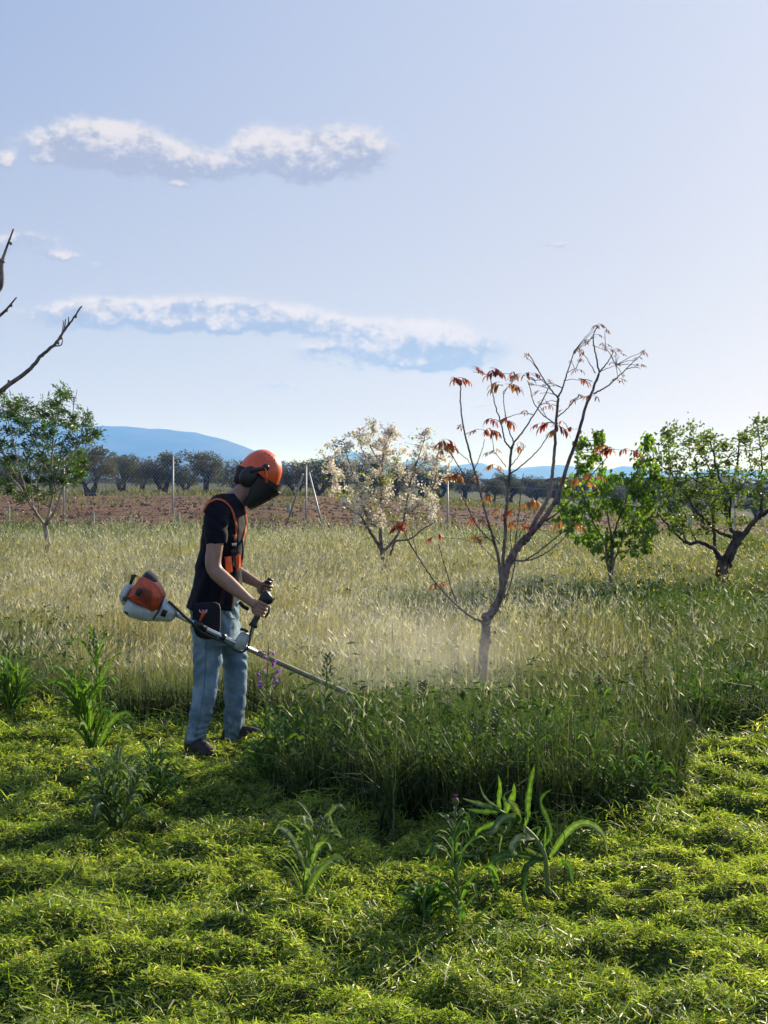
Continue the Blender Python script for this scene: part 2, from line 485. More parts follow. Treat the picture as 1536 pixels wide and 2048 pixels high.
def lerp(a, b, t): return a[None, :]*(1-t[:, None])+b[None, :]*t[:, None]
A = lambda *v: np.array(v, float)

def scatter(n, y0, y1, margin=0.9, power=2.0):
    """points over the ground ahead, thinning out with distance"""
    u = R.rand(n)
    # density per m2 falls as y^-power
    e = 2.0-power
    y = (y0*(y1/y0)**u) if abs(e) < 1e-3 else (y0**e+(y1**e-y0**e)*u)**(1/e)
    half = 0.2955*y+margin
    return (R.rand(n)*2-1)*half, y

def patch(px, py, cx, cy, rx, ry): return np.exp(-((px-cx)/rx)**2-((py-cy)/ry)**2)

# --- leaves: one vectorised shape used for weeds, shrubs and crowns
def leaf_arrays(Pp, D_, N_, L, W, c, fold=0.25, droop=0.0):
    n = len(Pp); D_ = D_/np.maximum(1e-6, np.linalg.norm(D_, axis=1))[:, None]
    S_ = np.cross(D_, N_); S_ /= np.maximum(1e-6, np.linalg.norm(S_, axis=1))[:, None]; N2 = np.cross(S_, D_)
    L = np.asarray(L)[:, None]; W = np.asarray(W)[:, None]
    V = np.empty((n, 4, 3)); mid = Pp+D_*L*0.45
    V[:, 0] = Pp; V[:, 1] = mid-S_*W/2+N2*W*fold; V[:, 2] = Pp+D_*L+np.array([0, 0, -1.0])*L*droop; V[:, 3] = mid+S_*W/2+N2*W*fold
    i = np.arange(n)[:, None]*4
    return V.reshape(-1, 3), [i+np.array([[0,1,2]]), i+np.array([[0,2,3]])], np.repeat(c, 4, axis=0)

# --- cuttings lying over the mown part
n = 290000
x, y = scatter(n, 3.0, 9.8, 1.9, 1.7)
keep = R.rand(n) > uncut(x, y)*1.0
x, y = x[keep], y[keep]; n = len(x)
cl = fb(x*2.2+50, y*3.2+11, 3)            # tufted: heaped here, thin there
keep = R.rand(n) < 0.50+1.0*sstep(cl, 0.36, 0.58)
x, y, cl = x[keep], y[keep], cl[keep]; n = len(x)
px, py = pix(x, y)
z = ground_z(x, y)-0.006+np.abs(R.randn(n))*0.020*(0.5+1.6*sstep(cl, 0.42, 0.7))
L = (0.020+0.050*R.rand(n)**2)*(1+0.10*(y-3)); long_ = R.rand(n) < 0.05; L[long_] *= 2.4
nearedge = np.exp(-np.maximum(0, edge_y(x, y)-y)*4.5); z += nearedge*np.abs(R.randn(n))*0.05; L *= 1+1.2*nearedge*R.rand(n)
wd = 0.0022+0.0030*R.rand(n); wd *= 1+0.10*(y-3.2)
swirl = fb(x*1.3+9, y*1.3+4, 2)*math.pi*5
a = swirl+R.randn(n)*1.1; pitch = R.randn(n)*0.48+0.12
ca, sa, cp, sp = np.cos(a), np.sin(a), np.cos(pitch), np.sin(pitch)
d = np.stack([ca*cp, sa*cp, sp], -1); s_ = np.stack([-sa, ca, R.randn(n)*0.5], -1); s_ /= np.linalg.norm(s_, axis=1)[:, None]
bend = np.stack([R.randn(n), R.randn(n), -np.abs(R.randn(n))*0.6-0.1], -1)*0.22
Pn = np.stack([x, y, z], -1); V = np.empty((n, 6, 3))
for k2, t_ in enumerate((-0.5, 0.05, 0.5)):
    c_ = Pn+d*(L*t_)[:, None]+bend*(L*(t_*t_)*4*0.5)[:, None]
    ww = wd*(0.9, 1.0, 0.25)[k2]
    V[:, 2*k2] = c_-s_*ww[:, None]/2; V[:, 2*k2+1] = c_+s_*ww[:, None]/2
i = np.arange(n)[:, None]*6; q = np.concatenate([i+np.array([[0,1,3,2]]), i+np.array([[2,3,5,4]])])
tone = np.clip(fb(x*0.9+5, y*1.4+8, 3)*1.3-0.15+R.randn(n)*0.16, 0, 1)
fresh = A(0.135, 0.225, 0.025); lime = A(0.42, 0.49, 0.075); dry = A(0.54, 0.49, 0.24)
c_ = lerp(fresh, lime, tone)
isd = (R.rand(n) < 0.06+0.16*patch(px, py, 330, 1480, 240, 60)+0.05*patch(px, py, 1400, 1600, 200, 120)); c_[isd] = dry*(0.6+0.5*R.rand(isd.sum()))[:, None]
isk = R.rand(n) < 0.16; c_[isk] = A(0.035, 0.085, 0.020)
c_ = c_*(0.75+0.5*R.rand(n))[:, None]
me = mesh_np('cut_grass', V.reshape(-1, 3), [q], np.repeat(c_, 6, axis=0), False)
tag(link('cut_grass', me, M['clip']), kind='stuff')

# --- short shredded bits matted between them
n = 720000
x, y = scatter(n, 3.0, 9.8, 1.7, 1.75)
keep = R.rand(n) > uncut(x, y)
x, y = x[keep], y[keep]; n = len(x); px, py = pix(x, y)
fine_ = vn(x*11+3, y*13+8)*0.6+vn(x*24, y*24)*0.4
z = ground_z(x, y)+np.abs(R.randn(n))*0.007+0.032*sstep(fine_, 0.45, 0.8)-0.004
L = (0.010+0.023*R.rand(n)**1.5)*(1+0.13*(y-3)); a = R.rand(n)*6.283; pitch = R.randn(n)*0.5+0.1
D_ = np.stack([np.cos(a)*np.cos(pitch), np.sin(a)*np.cos(pitch), np.sin(pitch)], -1)
tone = np.clip(fb(x*0.9+5, y*1.4+8, 3)*1.2-0.12+(fine_-0.5)*0.7+R.randn(n)*0.2, 0, 1)
c_ = lerp(A(0.085, 0.155, 0.024), A(0.36, 0.44, 0.10), tone); isd = R.rand(n) < 0.10; c_[isd] = A(0.48, 0.44, 0.23)
V, f, c_ = leaf_arrays(np.stack([x, y, z], -1), D_, np.stack([R.randn(n)*.5, R.randn(n)*.5, np.ones(n)], -1), L, L*(0.10+0.13*R.rand(n)), c_*(0.75+0.5*R.rand(n))[:, None], 0.3, 0.15)
tag(link('shredded_leaves', mesh_np('shredded_leaves', V, f, c_, False), M['clip']), kind='stuff')

# --- short living stubble and tufts that escaped among the cuttings
n = 42000
x, y = scatter(n, 3.0, 9.2, 1.8, 1.6)
keep = (R.rand(n) > uncut(x, y)) & (fb(x*1.7+80, y*2.1+33, 3)+R.rand(n)*0.16 > 0.50)
x, y = x[keep], y[keep]; n = len(x)
h = 0.020+0.045*R.rand(n)**2
c0 = lerp(A(0.03, 0.055, 0.012), A(0.06, 0.10, 0.02), R.rand(n)); c1 = lerp(A(0.08, 0.15, 0.02), A(0.24, 0.30, 0.05), R.rand(n))
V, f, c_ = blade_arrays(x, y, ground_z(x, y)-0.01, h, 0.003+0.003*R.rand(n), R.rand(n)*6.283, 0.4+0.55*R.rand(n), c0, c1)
tag(link('stubble', mesh_np('stubble', V, f, c_, False), M['clip']), kind='stuff')

# --- standing meadow
def straw_zone(px, py):
    s = 0.95*patch(px, py, 300, 1260, 520, 120)+0.7*patch(px, py, 700, 1250, 260, 130)+0.75*patch(px, py, 1020, 1330, 260, 70)
    s += 0.35*patch(px, py, 500, 1150, 700, 50)+0.45*patch(px, py, 1150, 1200, 300, 40)+0.35*patch(px, py, 700, 1330, 300, 60)
    return s
def lush_zone(px, py):
    s = 0.8*patch(px, py, 1280, 1245, 330, 42)+0.95*patch(px, py, 800, 1080, 900, 24)+0.7*patch(px, py, 1460, 1380, 160, 70)
    s += 0.7*patch(px, py, 60, 1360, 170, 70)+0.55*patch(px, py, 1000, 1560, 500, 120)+0.2*patch(px, py, 1250, 1430, 400, 50)+0.5*patch(px, py, 80, 1080, 200, 25)
    s += 0.6*patch(px, py, 830, 1250, 130, 30)+0.5*patch(px, py, 1380, 1260, 260, 40)+0.35*patch(px, py, 1450, 1200, 300, 60)
    return s
def height_at(x, y, px, py):
    h = 0.30+0.22*fb(x*0.7+2, y*0.7+3, 2)
    h = h*(0.92+0.25*sstep(y, 14, 26))
    h *= 1-0.35*sstep(py, 1500, 1420)*sstep(-px, -300, -80)*0    # even at the left
    h *= 0.55+0.9*fb(x*2.1+12, y*2.1, 2); h *= 0.8+0.4*vn(x*5.5+2, y*5.5)
    h *= 1+0.22*patch(px, py, 950, 1640, 560, 90)
    return h
n = 350000
x, y = scatter(n, 5.1, 37, 2.2, 1.55)
se = soil_edge(x)
keep = (R.rand(n) < uncut(x, y)) & (y < se+R.randn(n)*0.5)
# tread path where the man stands
man = ((x+0.9)/0.62)**2+((y-7.45)/0.45)**2 < 1
keep &= ~(man & (R.rand(n) < 0.96))
keep &= ~((y < 7.6) & (x < -0.62) & (x > -1.5))
x, y = x[keep], y[keep]; n = len(x); px, py = pix(x, y)
h = height_at(x, y, px, py)*(0.45+0.75*R.rand(n)**0.7)
front = np.exp(-np.maximum(0, y-edge_y(x, y))*3)
avg = (uncut(x-.22, y)+uncut(x+.22, y)+uncut(x+.45, y)+uncut(x+.65, y-.1)+uncut(x, y-.22))/5; h *= 0.30+0.70*avg*(0.6+0.4*R.rand(n)); h += 0.05*R.rand(n)*front
wd = (0.0035+0.004*R.rand(n))*(1+0.075*(y-5))
sz = np.clip(straw_zone(px, py)+(fb(x*0.8, y*0.5, 3)-0.5)*1.6, 0, 1); lz = np.clip(lush_zone(px, py)+(fb(x*0.9+30, y*0.6, 3)-0.5)*0.9, 0, 1)
g0 = A(0.018, 0.032, 0.009); g1 = A(0.18, 0.25, 0.075); s0 = A(0.09, 0.11, 0.04); s1 = A(0.60, 0.54, 0.34); l1 = A(0.095, 0.185, 0.035)  # near-black roots in g0 paint shade low in the grass
front_shade = patch(px, py, 950, 1600, 520, 100)  # strip's shaded front painted in: blades shifted from straw to darker green
lz = np.clip(lz+front_shade*.7, 0, 1); sz = sz*(1-front_shade)
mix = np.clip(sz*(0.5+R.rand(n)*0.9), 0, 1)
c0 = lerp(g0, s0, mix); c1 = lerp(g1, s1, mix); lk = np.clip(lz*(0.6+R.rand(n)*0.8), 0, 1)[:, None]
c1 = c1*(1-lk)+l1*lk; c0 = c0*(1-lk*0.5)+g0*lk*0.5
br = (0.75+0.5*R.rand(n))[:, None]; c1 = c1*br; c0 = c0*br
wind = 0.5+fb(x*0.5, y*0.5, 2)*1.5
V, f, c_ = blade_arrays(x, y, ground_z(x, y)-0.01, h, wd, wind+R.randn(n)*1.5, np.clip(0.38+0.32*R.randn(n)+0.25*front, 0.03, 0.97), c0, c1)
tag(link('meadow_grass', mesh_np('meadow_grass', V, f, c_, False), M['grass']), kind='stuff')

# --- dark grass blades added to deepen shade on the cut face of the standing strip
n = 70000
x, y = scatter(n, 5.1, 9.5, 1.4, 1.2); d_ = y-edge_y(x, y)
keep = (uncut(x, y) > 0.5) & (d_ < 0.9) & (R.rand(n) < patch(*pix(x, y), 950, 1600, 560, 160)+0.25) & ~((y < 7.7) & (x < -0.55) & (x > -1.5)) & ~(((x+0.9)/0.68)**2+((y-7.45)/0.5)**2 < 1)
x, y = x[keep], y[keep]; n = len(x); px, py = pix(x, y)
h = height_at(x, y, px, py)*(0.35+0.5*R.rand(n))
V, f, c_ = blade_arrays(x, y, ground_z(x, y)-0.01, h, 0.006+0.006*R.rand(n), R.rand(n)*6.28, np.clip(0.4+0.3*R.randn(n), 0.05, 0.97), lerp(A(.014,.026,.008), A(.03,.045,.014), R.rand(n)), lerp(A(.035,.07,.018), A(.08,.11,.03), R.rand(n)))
tag(link('shade_grass', mesh_np('shade_grass', V, f, c_, False), M['grass']), kind='stuff')

# --- barley ears with awns over the meadow
n = 105000
x, y = scatter(n, 5.3, 36, 1.2, 1.35)
se = soil_edge(x)
keep = (R.rand(n) < uncut(x, y)) & (y < se-0.3) & ~(((x+0.9)/0.68)**2+((y-7.45)/0.5)**2 < 1)
keep &= ~((y < 7.7) & (x < -0.62) & (x > -1.5))
px, py = pix(x, y)
keep &= R.rand(n) < np.clip(0.22+straw_zone(px, py)*1.0-lush_zone(px, py)*0.35+(fb(x*0.8, y*0.5, 3)-0.5)*1.2, 0.04, 1)
keep &= fb(x*3.1+7, y*3.1+3, 2) > 0.36
keep &= R.rand(n) > 0.93*patch(px, py, 900, 1620, 520, 90)
x, y, px, py = x[keep], y[keep], px[keep], py[keep]; n = len(x)
h = height_at(x, y, px, py)*(0.85+0.35*R.rand(n)); zb = ground_z(x, y)
az_ = 0.4+fb(x*0.6, y*0.6, 2)*2.2+R.randn(n)*0.8; lean = np.clip(0.30+0.28*R.randn(n), 0.0, 0.9)
sc_ = 1+0.05*(y-6)
dirv = np.stack([np.cos(az_)*(0.35+lean), np.sin(az_)*(0.35+lean), np.full(n, 0.9)-lean*0.7], -1); dirv /= np.linalg.norm(dirv, axis=1)[:, None]
top_ = np.stack([x+np.cos(az_)*lean*h*0.5, y+np.sin(az_)*lean*h*0.5, zb+h*0.92], -1)
side = np.stack([-np.sin(az_), np.cos(az_), np.zeros(n)], -1); up_ = np.cross(dirv, side)
el_ = (0.030+0.022*R.rand(n))*sc_**0.5; ew = 0.0050*sc_
V = np.empty((n, 11, 3))
b_ = top_; e_ = top_+dirv*el_[:, None]; mid_ = (b_+e_)/2
V[:, 0] = b_; V[:, 1] = mid_-side*ew[:, None]; V[:, 2] = e_; V[:, 3] = mid_+side*ew[:, None]
for k2 in range(3):     # awns
    sp_ = (R.randn(n, 3)*0.22); dd = dirv+sp_; o_ = b_+dirv*(el_*(0.25+0.3*k2))[:, None]
    tip = o_+dd*(0.050+0.03*R.rand(n))[:, None]*sc_[:, None]**0.5
    if k2 < 2:
        V[:, 4+3*k2] = o_-side*0.0009*sc_[:, None]; V[:, 5+3*k2] = o_+side*0.0009*sc_[:, None]; V[:, 6+3*k2] = tip
V[:, 10] = np.stack([x, y, zb], -1)
i = np.arange(n)[:, None]*11
f = [i+np.array([[0,1,2,3]]), i+np.array([[4,5,6]]), i+np.array([[7,8,9]])]
ce = lerp(A(0.29, 0.34, 0.14), A(0.68, 0.63, 0.46), np.clip(R.rand(n)*0.8+0.35*straw_zone(px, py)+0.1, 0, 1))*(0.7+0.5*R.rand(n))[:, None]
cc_ = np.repeat(ce[:, None, :], 11, axis=1)
tag(link('barley_ears', mesh_np('barley_ears', V.reshape(-1, 3), f, cc_.reshape(-1, 3), False), M['grass']), kind='stuff')
# stalks that carry the nearer ears
nr = y < 14; ns = nr.sum()
Vs = np.empty((ns, 3, 3)); Vs[:, 0] = V[nr, 10]-side[nr]*0.0011; Vs[:, 1] = V[nr, 10]+side[nr]*0.0011; Vs[:, 2] = b_[nr]+dirv[nr]*0.01
i = np.arange(ns)[:, None]*3
tag(link('barley_stalks', mesh_np('barley_stalks', Vs.reshape(-1, 3), [i+np.array([[0,1,2]])], np.repeat(ce[nr]*0.6, 3, axis=0), False), M['grass']), kind='stuff')

# --- broad-leaved weeds massed in the standing strip
n = 85000
x, y = scatter(n, 5.2, 18, 0.8, 2.1); px, py = pix(x, y)
keep = (uncut(x, y) > 0.35) & (R.rand(n) < np.clip(lush_zone(px, py)*1.2-0.14+0.8*patch(px, py, 950, 1600, 520, 110)+(fb(x*1.9, y*1.9, 2)-0.5)*1.2, 0.0, 1)) & (x > -9) & ~((y < 7.8) & (x < -0.6) & (x > -1.5))
x, y, px, py = x[keep], y[keep], px[keep], py[keep]; n = len(x)
avg = (uncut(x+.22, y)+uncut(x+.45, y)+uncut(x+.65, y-.1)+uncut(x, y-.22))/4
zz = ground_z(x, y)+height_at(x, y, px, py)*(0.10+0.78*R.rand(n)**0.8)*(0.35+0.65*avg)
D_ = np.stack([R.randn(n), R.randn(n), R.rand(n)*1.2-0.1], -1); N_ = np.stack([R.randn(n)*.4, R.randn(n)*.4, np.ones(n)], -1)
L = (0.018+0.055*R.rand(n)**3)*(1+0.06*(y-5)); c_ = lerp(A(0.022, 0.050, 0.016), A(0.105, 0.175, 0.045), R.rand(n)**1.4)
V, f, c_ = leaf_arrays(np.stack([x, y, zz], -1), D_, N_, L, L*(0.28+0.25*R.rand(n)), c_, 0.15, 0.2)
tag(link('weed_foliage', mesh_np('weed_foliage', V, f, c_, False), M['weed']), kind='stuff')

# --- yellow and mauve flowers sprinkled over the meadow
def flecks(name, n, cx, cy, rx, ry, col, size, h0, y1=30):
    px = cx+R.randn(n)*rx; py = np.clip(cy+R.randn(n)*ry, 1052, 1480); y = EYE*F/(py-HZ); x = (px-768)/F*y
    ok = (uncut(x, y) > 0.8) & (y < soil_edge(x)-1); x, y, px, py = x[ok], y[ok], px[ok], py[ok]; n = len(x)
    z = ground_z(x, y)+height_at(x, y, px, py)*h0*(0.9+0.3*R.rand(n))
    Pp = np.repeat(np.stack([x, y, z], -1), 3, axis=0)+R.randn(3*n, 3)*size*0.5; m = 3*n
    s = size*(0.6+0.6*R.rand(m))*np.repeat(1+0.035*(y-6), 3)
    V, f, c_ = leaf_arrays(Pp, R.randn(m, 3), R.randn(m, 3), s, s, np.tile(np.array(col), (m, 1))*(0.7+0.5*R.rand(m))[:, None], 0.1)
    tag(link(name, mesh_np(name, V, f, c_, False), M['petal']), kind='stuff')
flecks('yellow_flowers', 1500, 1330, 1170, 200, 38, (0.60, 0.52, 0.04), 0.013, 1.05)
flecks('yellow_flowers', 160, 1100, 1330, 260, 60, (0.65, 0.60, 0.06), 0.012, 0.95)
flecks('white_flowers', 420, 1100, 1260, 330, 70, (0.62, 0.62, 0.52), 0.010, 0.95)
flecks('mauve_flowers', 90, 150, 1170, 140, 35, (0.26, 0.15, 0.42), 0.014, 1.1)
flecks('mauve_flowers', 60, 640, 1250, 130, 40, (0.24, 0.17, 0.40), 0.010, 1.0)

# --- clods and grass tufts in the ploughed field
n = 9000
x = (R.rand(n)*2-1); y = 33+R.rand(n)**1.3*70; x = x*(0.2955*y+3); ok = y > soil_edge(x)+0.3; x, y = x[ok], y[ok]; n = len(x)
s = 0.03+0.09*R.rand(n)**2.5; zc = soil_z(x, y)+s*0.25
base = np.array([[1,0,0],[0,1,0],[-1,0,0],[0,-1,0],[0,0,1],[0,0,-1]], float)
V = base[None]*(s[:, None, None]*(0.6+0.8*R.rand(n, 6, 1))); V[:, :, 2] *= 0.7; V += np.stack([x, y, zc], -1)[:, None, :]
i = np.arange(n)[:, None]*6; tr = np.array([[0,1,4],[1,2,4],[2,3,4],[3,0,4],[1,0,5],[2,1,5],[3,2,5],[0,3,5]])
f = np.concatenate([i+tr[k2][None] for k2 in range(8)])
tag(link('clods', mesh_np('clods', V.reshape(-1, 3), [f], None, False), M['soil']), kind='stuff')
n = 30000
y = 31+R.rand(n)**1.2*115; x = (R.rand(n)*2-1)*(0.2955*y+4)
far = sstep(y, 104, 120)
ok = (y > soil_edge(x)-1) & ((R.rand(n) < far*0.9) | (fb(x*0.35+3, y*0.16+1, 3)+R.rand(n)*0.25 > 0.80)) & ((y > 40) | (R.rand(n) < 0.7))
x, y = x[ok], y[ok]; n = len(x); far = sstep(y, 104, 120)
h = (0.10+0.25*R.rand(n))*(1+0.8*far); c1 = lerp(A(0.12, 0.17, 0.04), A(0.32, 0.29, 0.13), R.rand(n))
V, f, c_ = blade_arrays(x, y, np.where(y < 128, soil_z(x, y), ground_z(x, y))-0.03, h, 0.03+0.0012*y, R.rand(n)*6.28, 0.5*R.rand(n), c1*0.5, c1)
tag(link('field_grass', mesh_np('field_grass', V, f, c_, False), M['grass']), kind='stuff')
# ------------------------------------------------------------------ trees
def zz(sx, ox, oy):
    """enlarged-crop coordinates to photo coordinates"""
    return lambda p: (ox+p[0]/sx, oy+p[1]/sx)
def limb_pts(pts, conv, D, d0=0.0, d1=0.0, wob=0.0, n=6):
    q = [conv(p) for p in pts]; m = len(q)
    P3 = [at(a, b, D+d0+(d1-d0)*(i/(m-1))) for i, (a, b) in enumerate(q)]
    s = crom([tuple(p) for p in P3], n)
    return [Vector(v)+Vector((random.gauss(0, wob), random.gauss(0, wob), random.gauss(0, wob))) for v in s]
def taper(n, r0, r1, p=1.0): return [r0+(r1-r0)*((i/(n-1))**p) for i in range(n)]

class Tree:
    def __init__(s, name, label, cat, D, base_px, barkm, group=None, D_gz=True):
        s.D = D; x = (base_px-768)/F*D; s.base = Vector((x, D, gz(x, D)))
        s.root = thing(name, label, cat, s.base, group); s.wood = MB(); s.bark = barkm; s.samples = []
    def limb(s, pts, r0, r1, sides=7):
        s.wood.tube(pts, taper(len(pts), r0, r1, 0.8), sides)
        for p in pts[1:]: s.samples.append((p, r1))
    def nearest(s, p):
        return min(s.samples, key=lambda q: (q[0]-p).length+max(0, q[0].z-p.z)*1.2)[0]
    def twig(s, p, r=0.004, bend=0.15, n=5):
        a = s.nearest(p); d = p-a; L = d.length
        m = a+d*0.5+Vector((random.gauss(0, 1), random.gauss(0, 1), -abs(random.gauss(0, .6))))*L*bend
        pts = [a*(1-t)**2+m*2*t*(1-t)+p*t*t for t in [i/(n-1) for i in range(n)]]
        s.wood.tube(pts, taper(n, r*1.5, r*0.6), 5, cap=False)
        return pts
    def finish(s): s.wood.build('trunk', s.bark, s.root)

def crown(tree, clusters, per, L, W, dirf, cols, matl, name='crown', spread=1.0, droop=0.15, twig_r=0.004, fold=0.22):
    """leaves strung along twigs that reach each cluster"""
    PP, DD, CC = [], [], []
    for (p, r) in clusters:
        pts = tree.twig(p, twig_r); axis = (pts[-1]-pts[-2]).normalized(); sh = random.uniform(0.75, 1.2)
        k2 = max(3, int(per*random.uniform(0.6, 1.4)))
        for j in range(k2):
            if random.random() < 0.45:
                t = random.random(); b0 = pts[1+int(t*3.99) if 1+int(t*3.99) < len(pts) else -1]
                q = b0+Vector([random.gauss(0, r*0.35) for _ in range(3)])
            else:
                q = p+Vector([random.gauss(0, r*0.5*spread), random.gauss(0, r*0.6*spread), random.gauss(0, r*0.55*spread)])
            PP.append(q); DD.append(dirf(axis, q-p)); u = random.random()
            CC.append([(cols[0][i]*(1-u)+cols[1][i]*u)*sh for i in range(3)])
    PP = np.array([tuple(v) for v in PP]); DD = np.array([tuple(v) for v in DD]); CC = np.array(CC); n = len(PP)
    Ls = L*(0.6+0.7*R.rand(n)); N_ = np.stack([R.randn(n)*0.7, R.randn(n)*0.7, np.ones(n)], -1)
    V, f, c_ = leaf_arrays(PP, DD, N_, Ls, Ls*W, CC, fold, droop)
    o = link(name, mesh_np(name, V, f, c_, False), matl, tree.root); o['kind'] = 'stuff'
    return o
def up_dir(axis, rel): return (axis*0.7+Vector((random.gauss(0, .6), random.gauss(0, .6), 0.5+random.gauss(0, .5)))).normalized()
def droop_dir(axis, rel): return Vector((random.gauss(0, .6), random.gauss(0, .6), -0.75+random.gauss(0, .35))).normalized()
def any_dir(axis, rel): return Vector((random.gauss(0, 1), random.gauss(0, 1), random.gauss(0.1, 1))).normalized()
def auto_clusters(tree, n, off, r, zmin, lo=0.3):
    o = []
    S_ = [q for q, _ in tree.samples if q.z > zmin]
    for i in range(n):
        q = random.choice(S_); o.append((q+Vector((random.gauss(0, off), random.gauss(0, off), random.gauss(off*0.3, off))), r*random.uniform(0.7, 1.3)))
    return o
def listed(cs, conv, D, rpx, depth=0.35):
    o = []
    for c in cs:
        a, b = conv(c); o.append((at(a+random.gauss(0, 2), b+random.gauss(0, 2), D+random.gauss(0, depth)), rpx/F*D*random.uniform(0.8, 1.25)))
    return o

# ---- red leaved walnut-like sapling, the main tree
Z4 = zz(2.844, 780, 620); D = 8.4
T = Tree('red_leaf_tree', 'young bare-limbed tree with drooping coppery red leaflets in the middle of the meadow', 'tree', D, 965, M['redbark'])
def zr(px_w): return 0.86*px_w/2.844/2/F*D     # width in crop pixels to radius
tr = [(515,2230),(528,2040),(535,1950),(542,1860),(548,1790),(552,1750)]
T.limb([v+Vector((random.gauss(0,.003), random.gauss(0,.003), 0)) for v in limb_pts(tr, Z4, D)], zr(72), zr(58), 14)
for _ in range(16):     # knots and scars on the stump
    a_ = random.uniform(0, 6.28); c0 = at(*Z4((545+random.uniform(-8,8), random.uniform(1730, 2020))), D)
    T.wood.ball(c0+Vector((math.cos(a_)*zr(50), math.sin(a_)*zr(50), 0)), (random.uniform(.006,.014), random.uniform(.006,.014), random.uniform(.008,.02)), seg=7, ring=5)
T.wood.ball(at(*Z4((552,1745)), D), (zr(80), zr(74), zr(66)), seg=12, ring=8)
T.wood.ball(at(*Z4((597,1832)), D-0.03), (zr(22), zr(22), zr(26)), seg=8, ring=6)
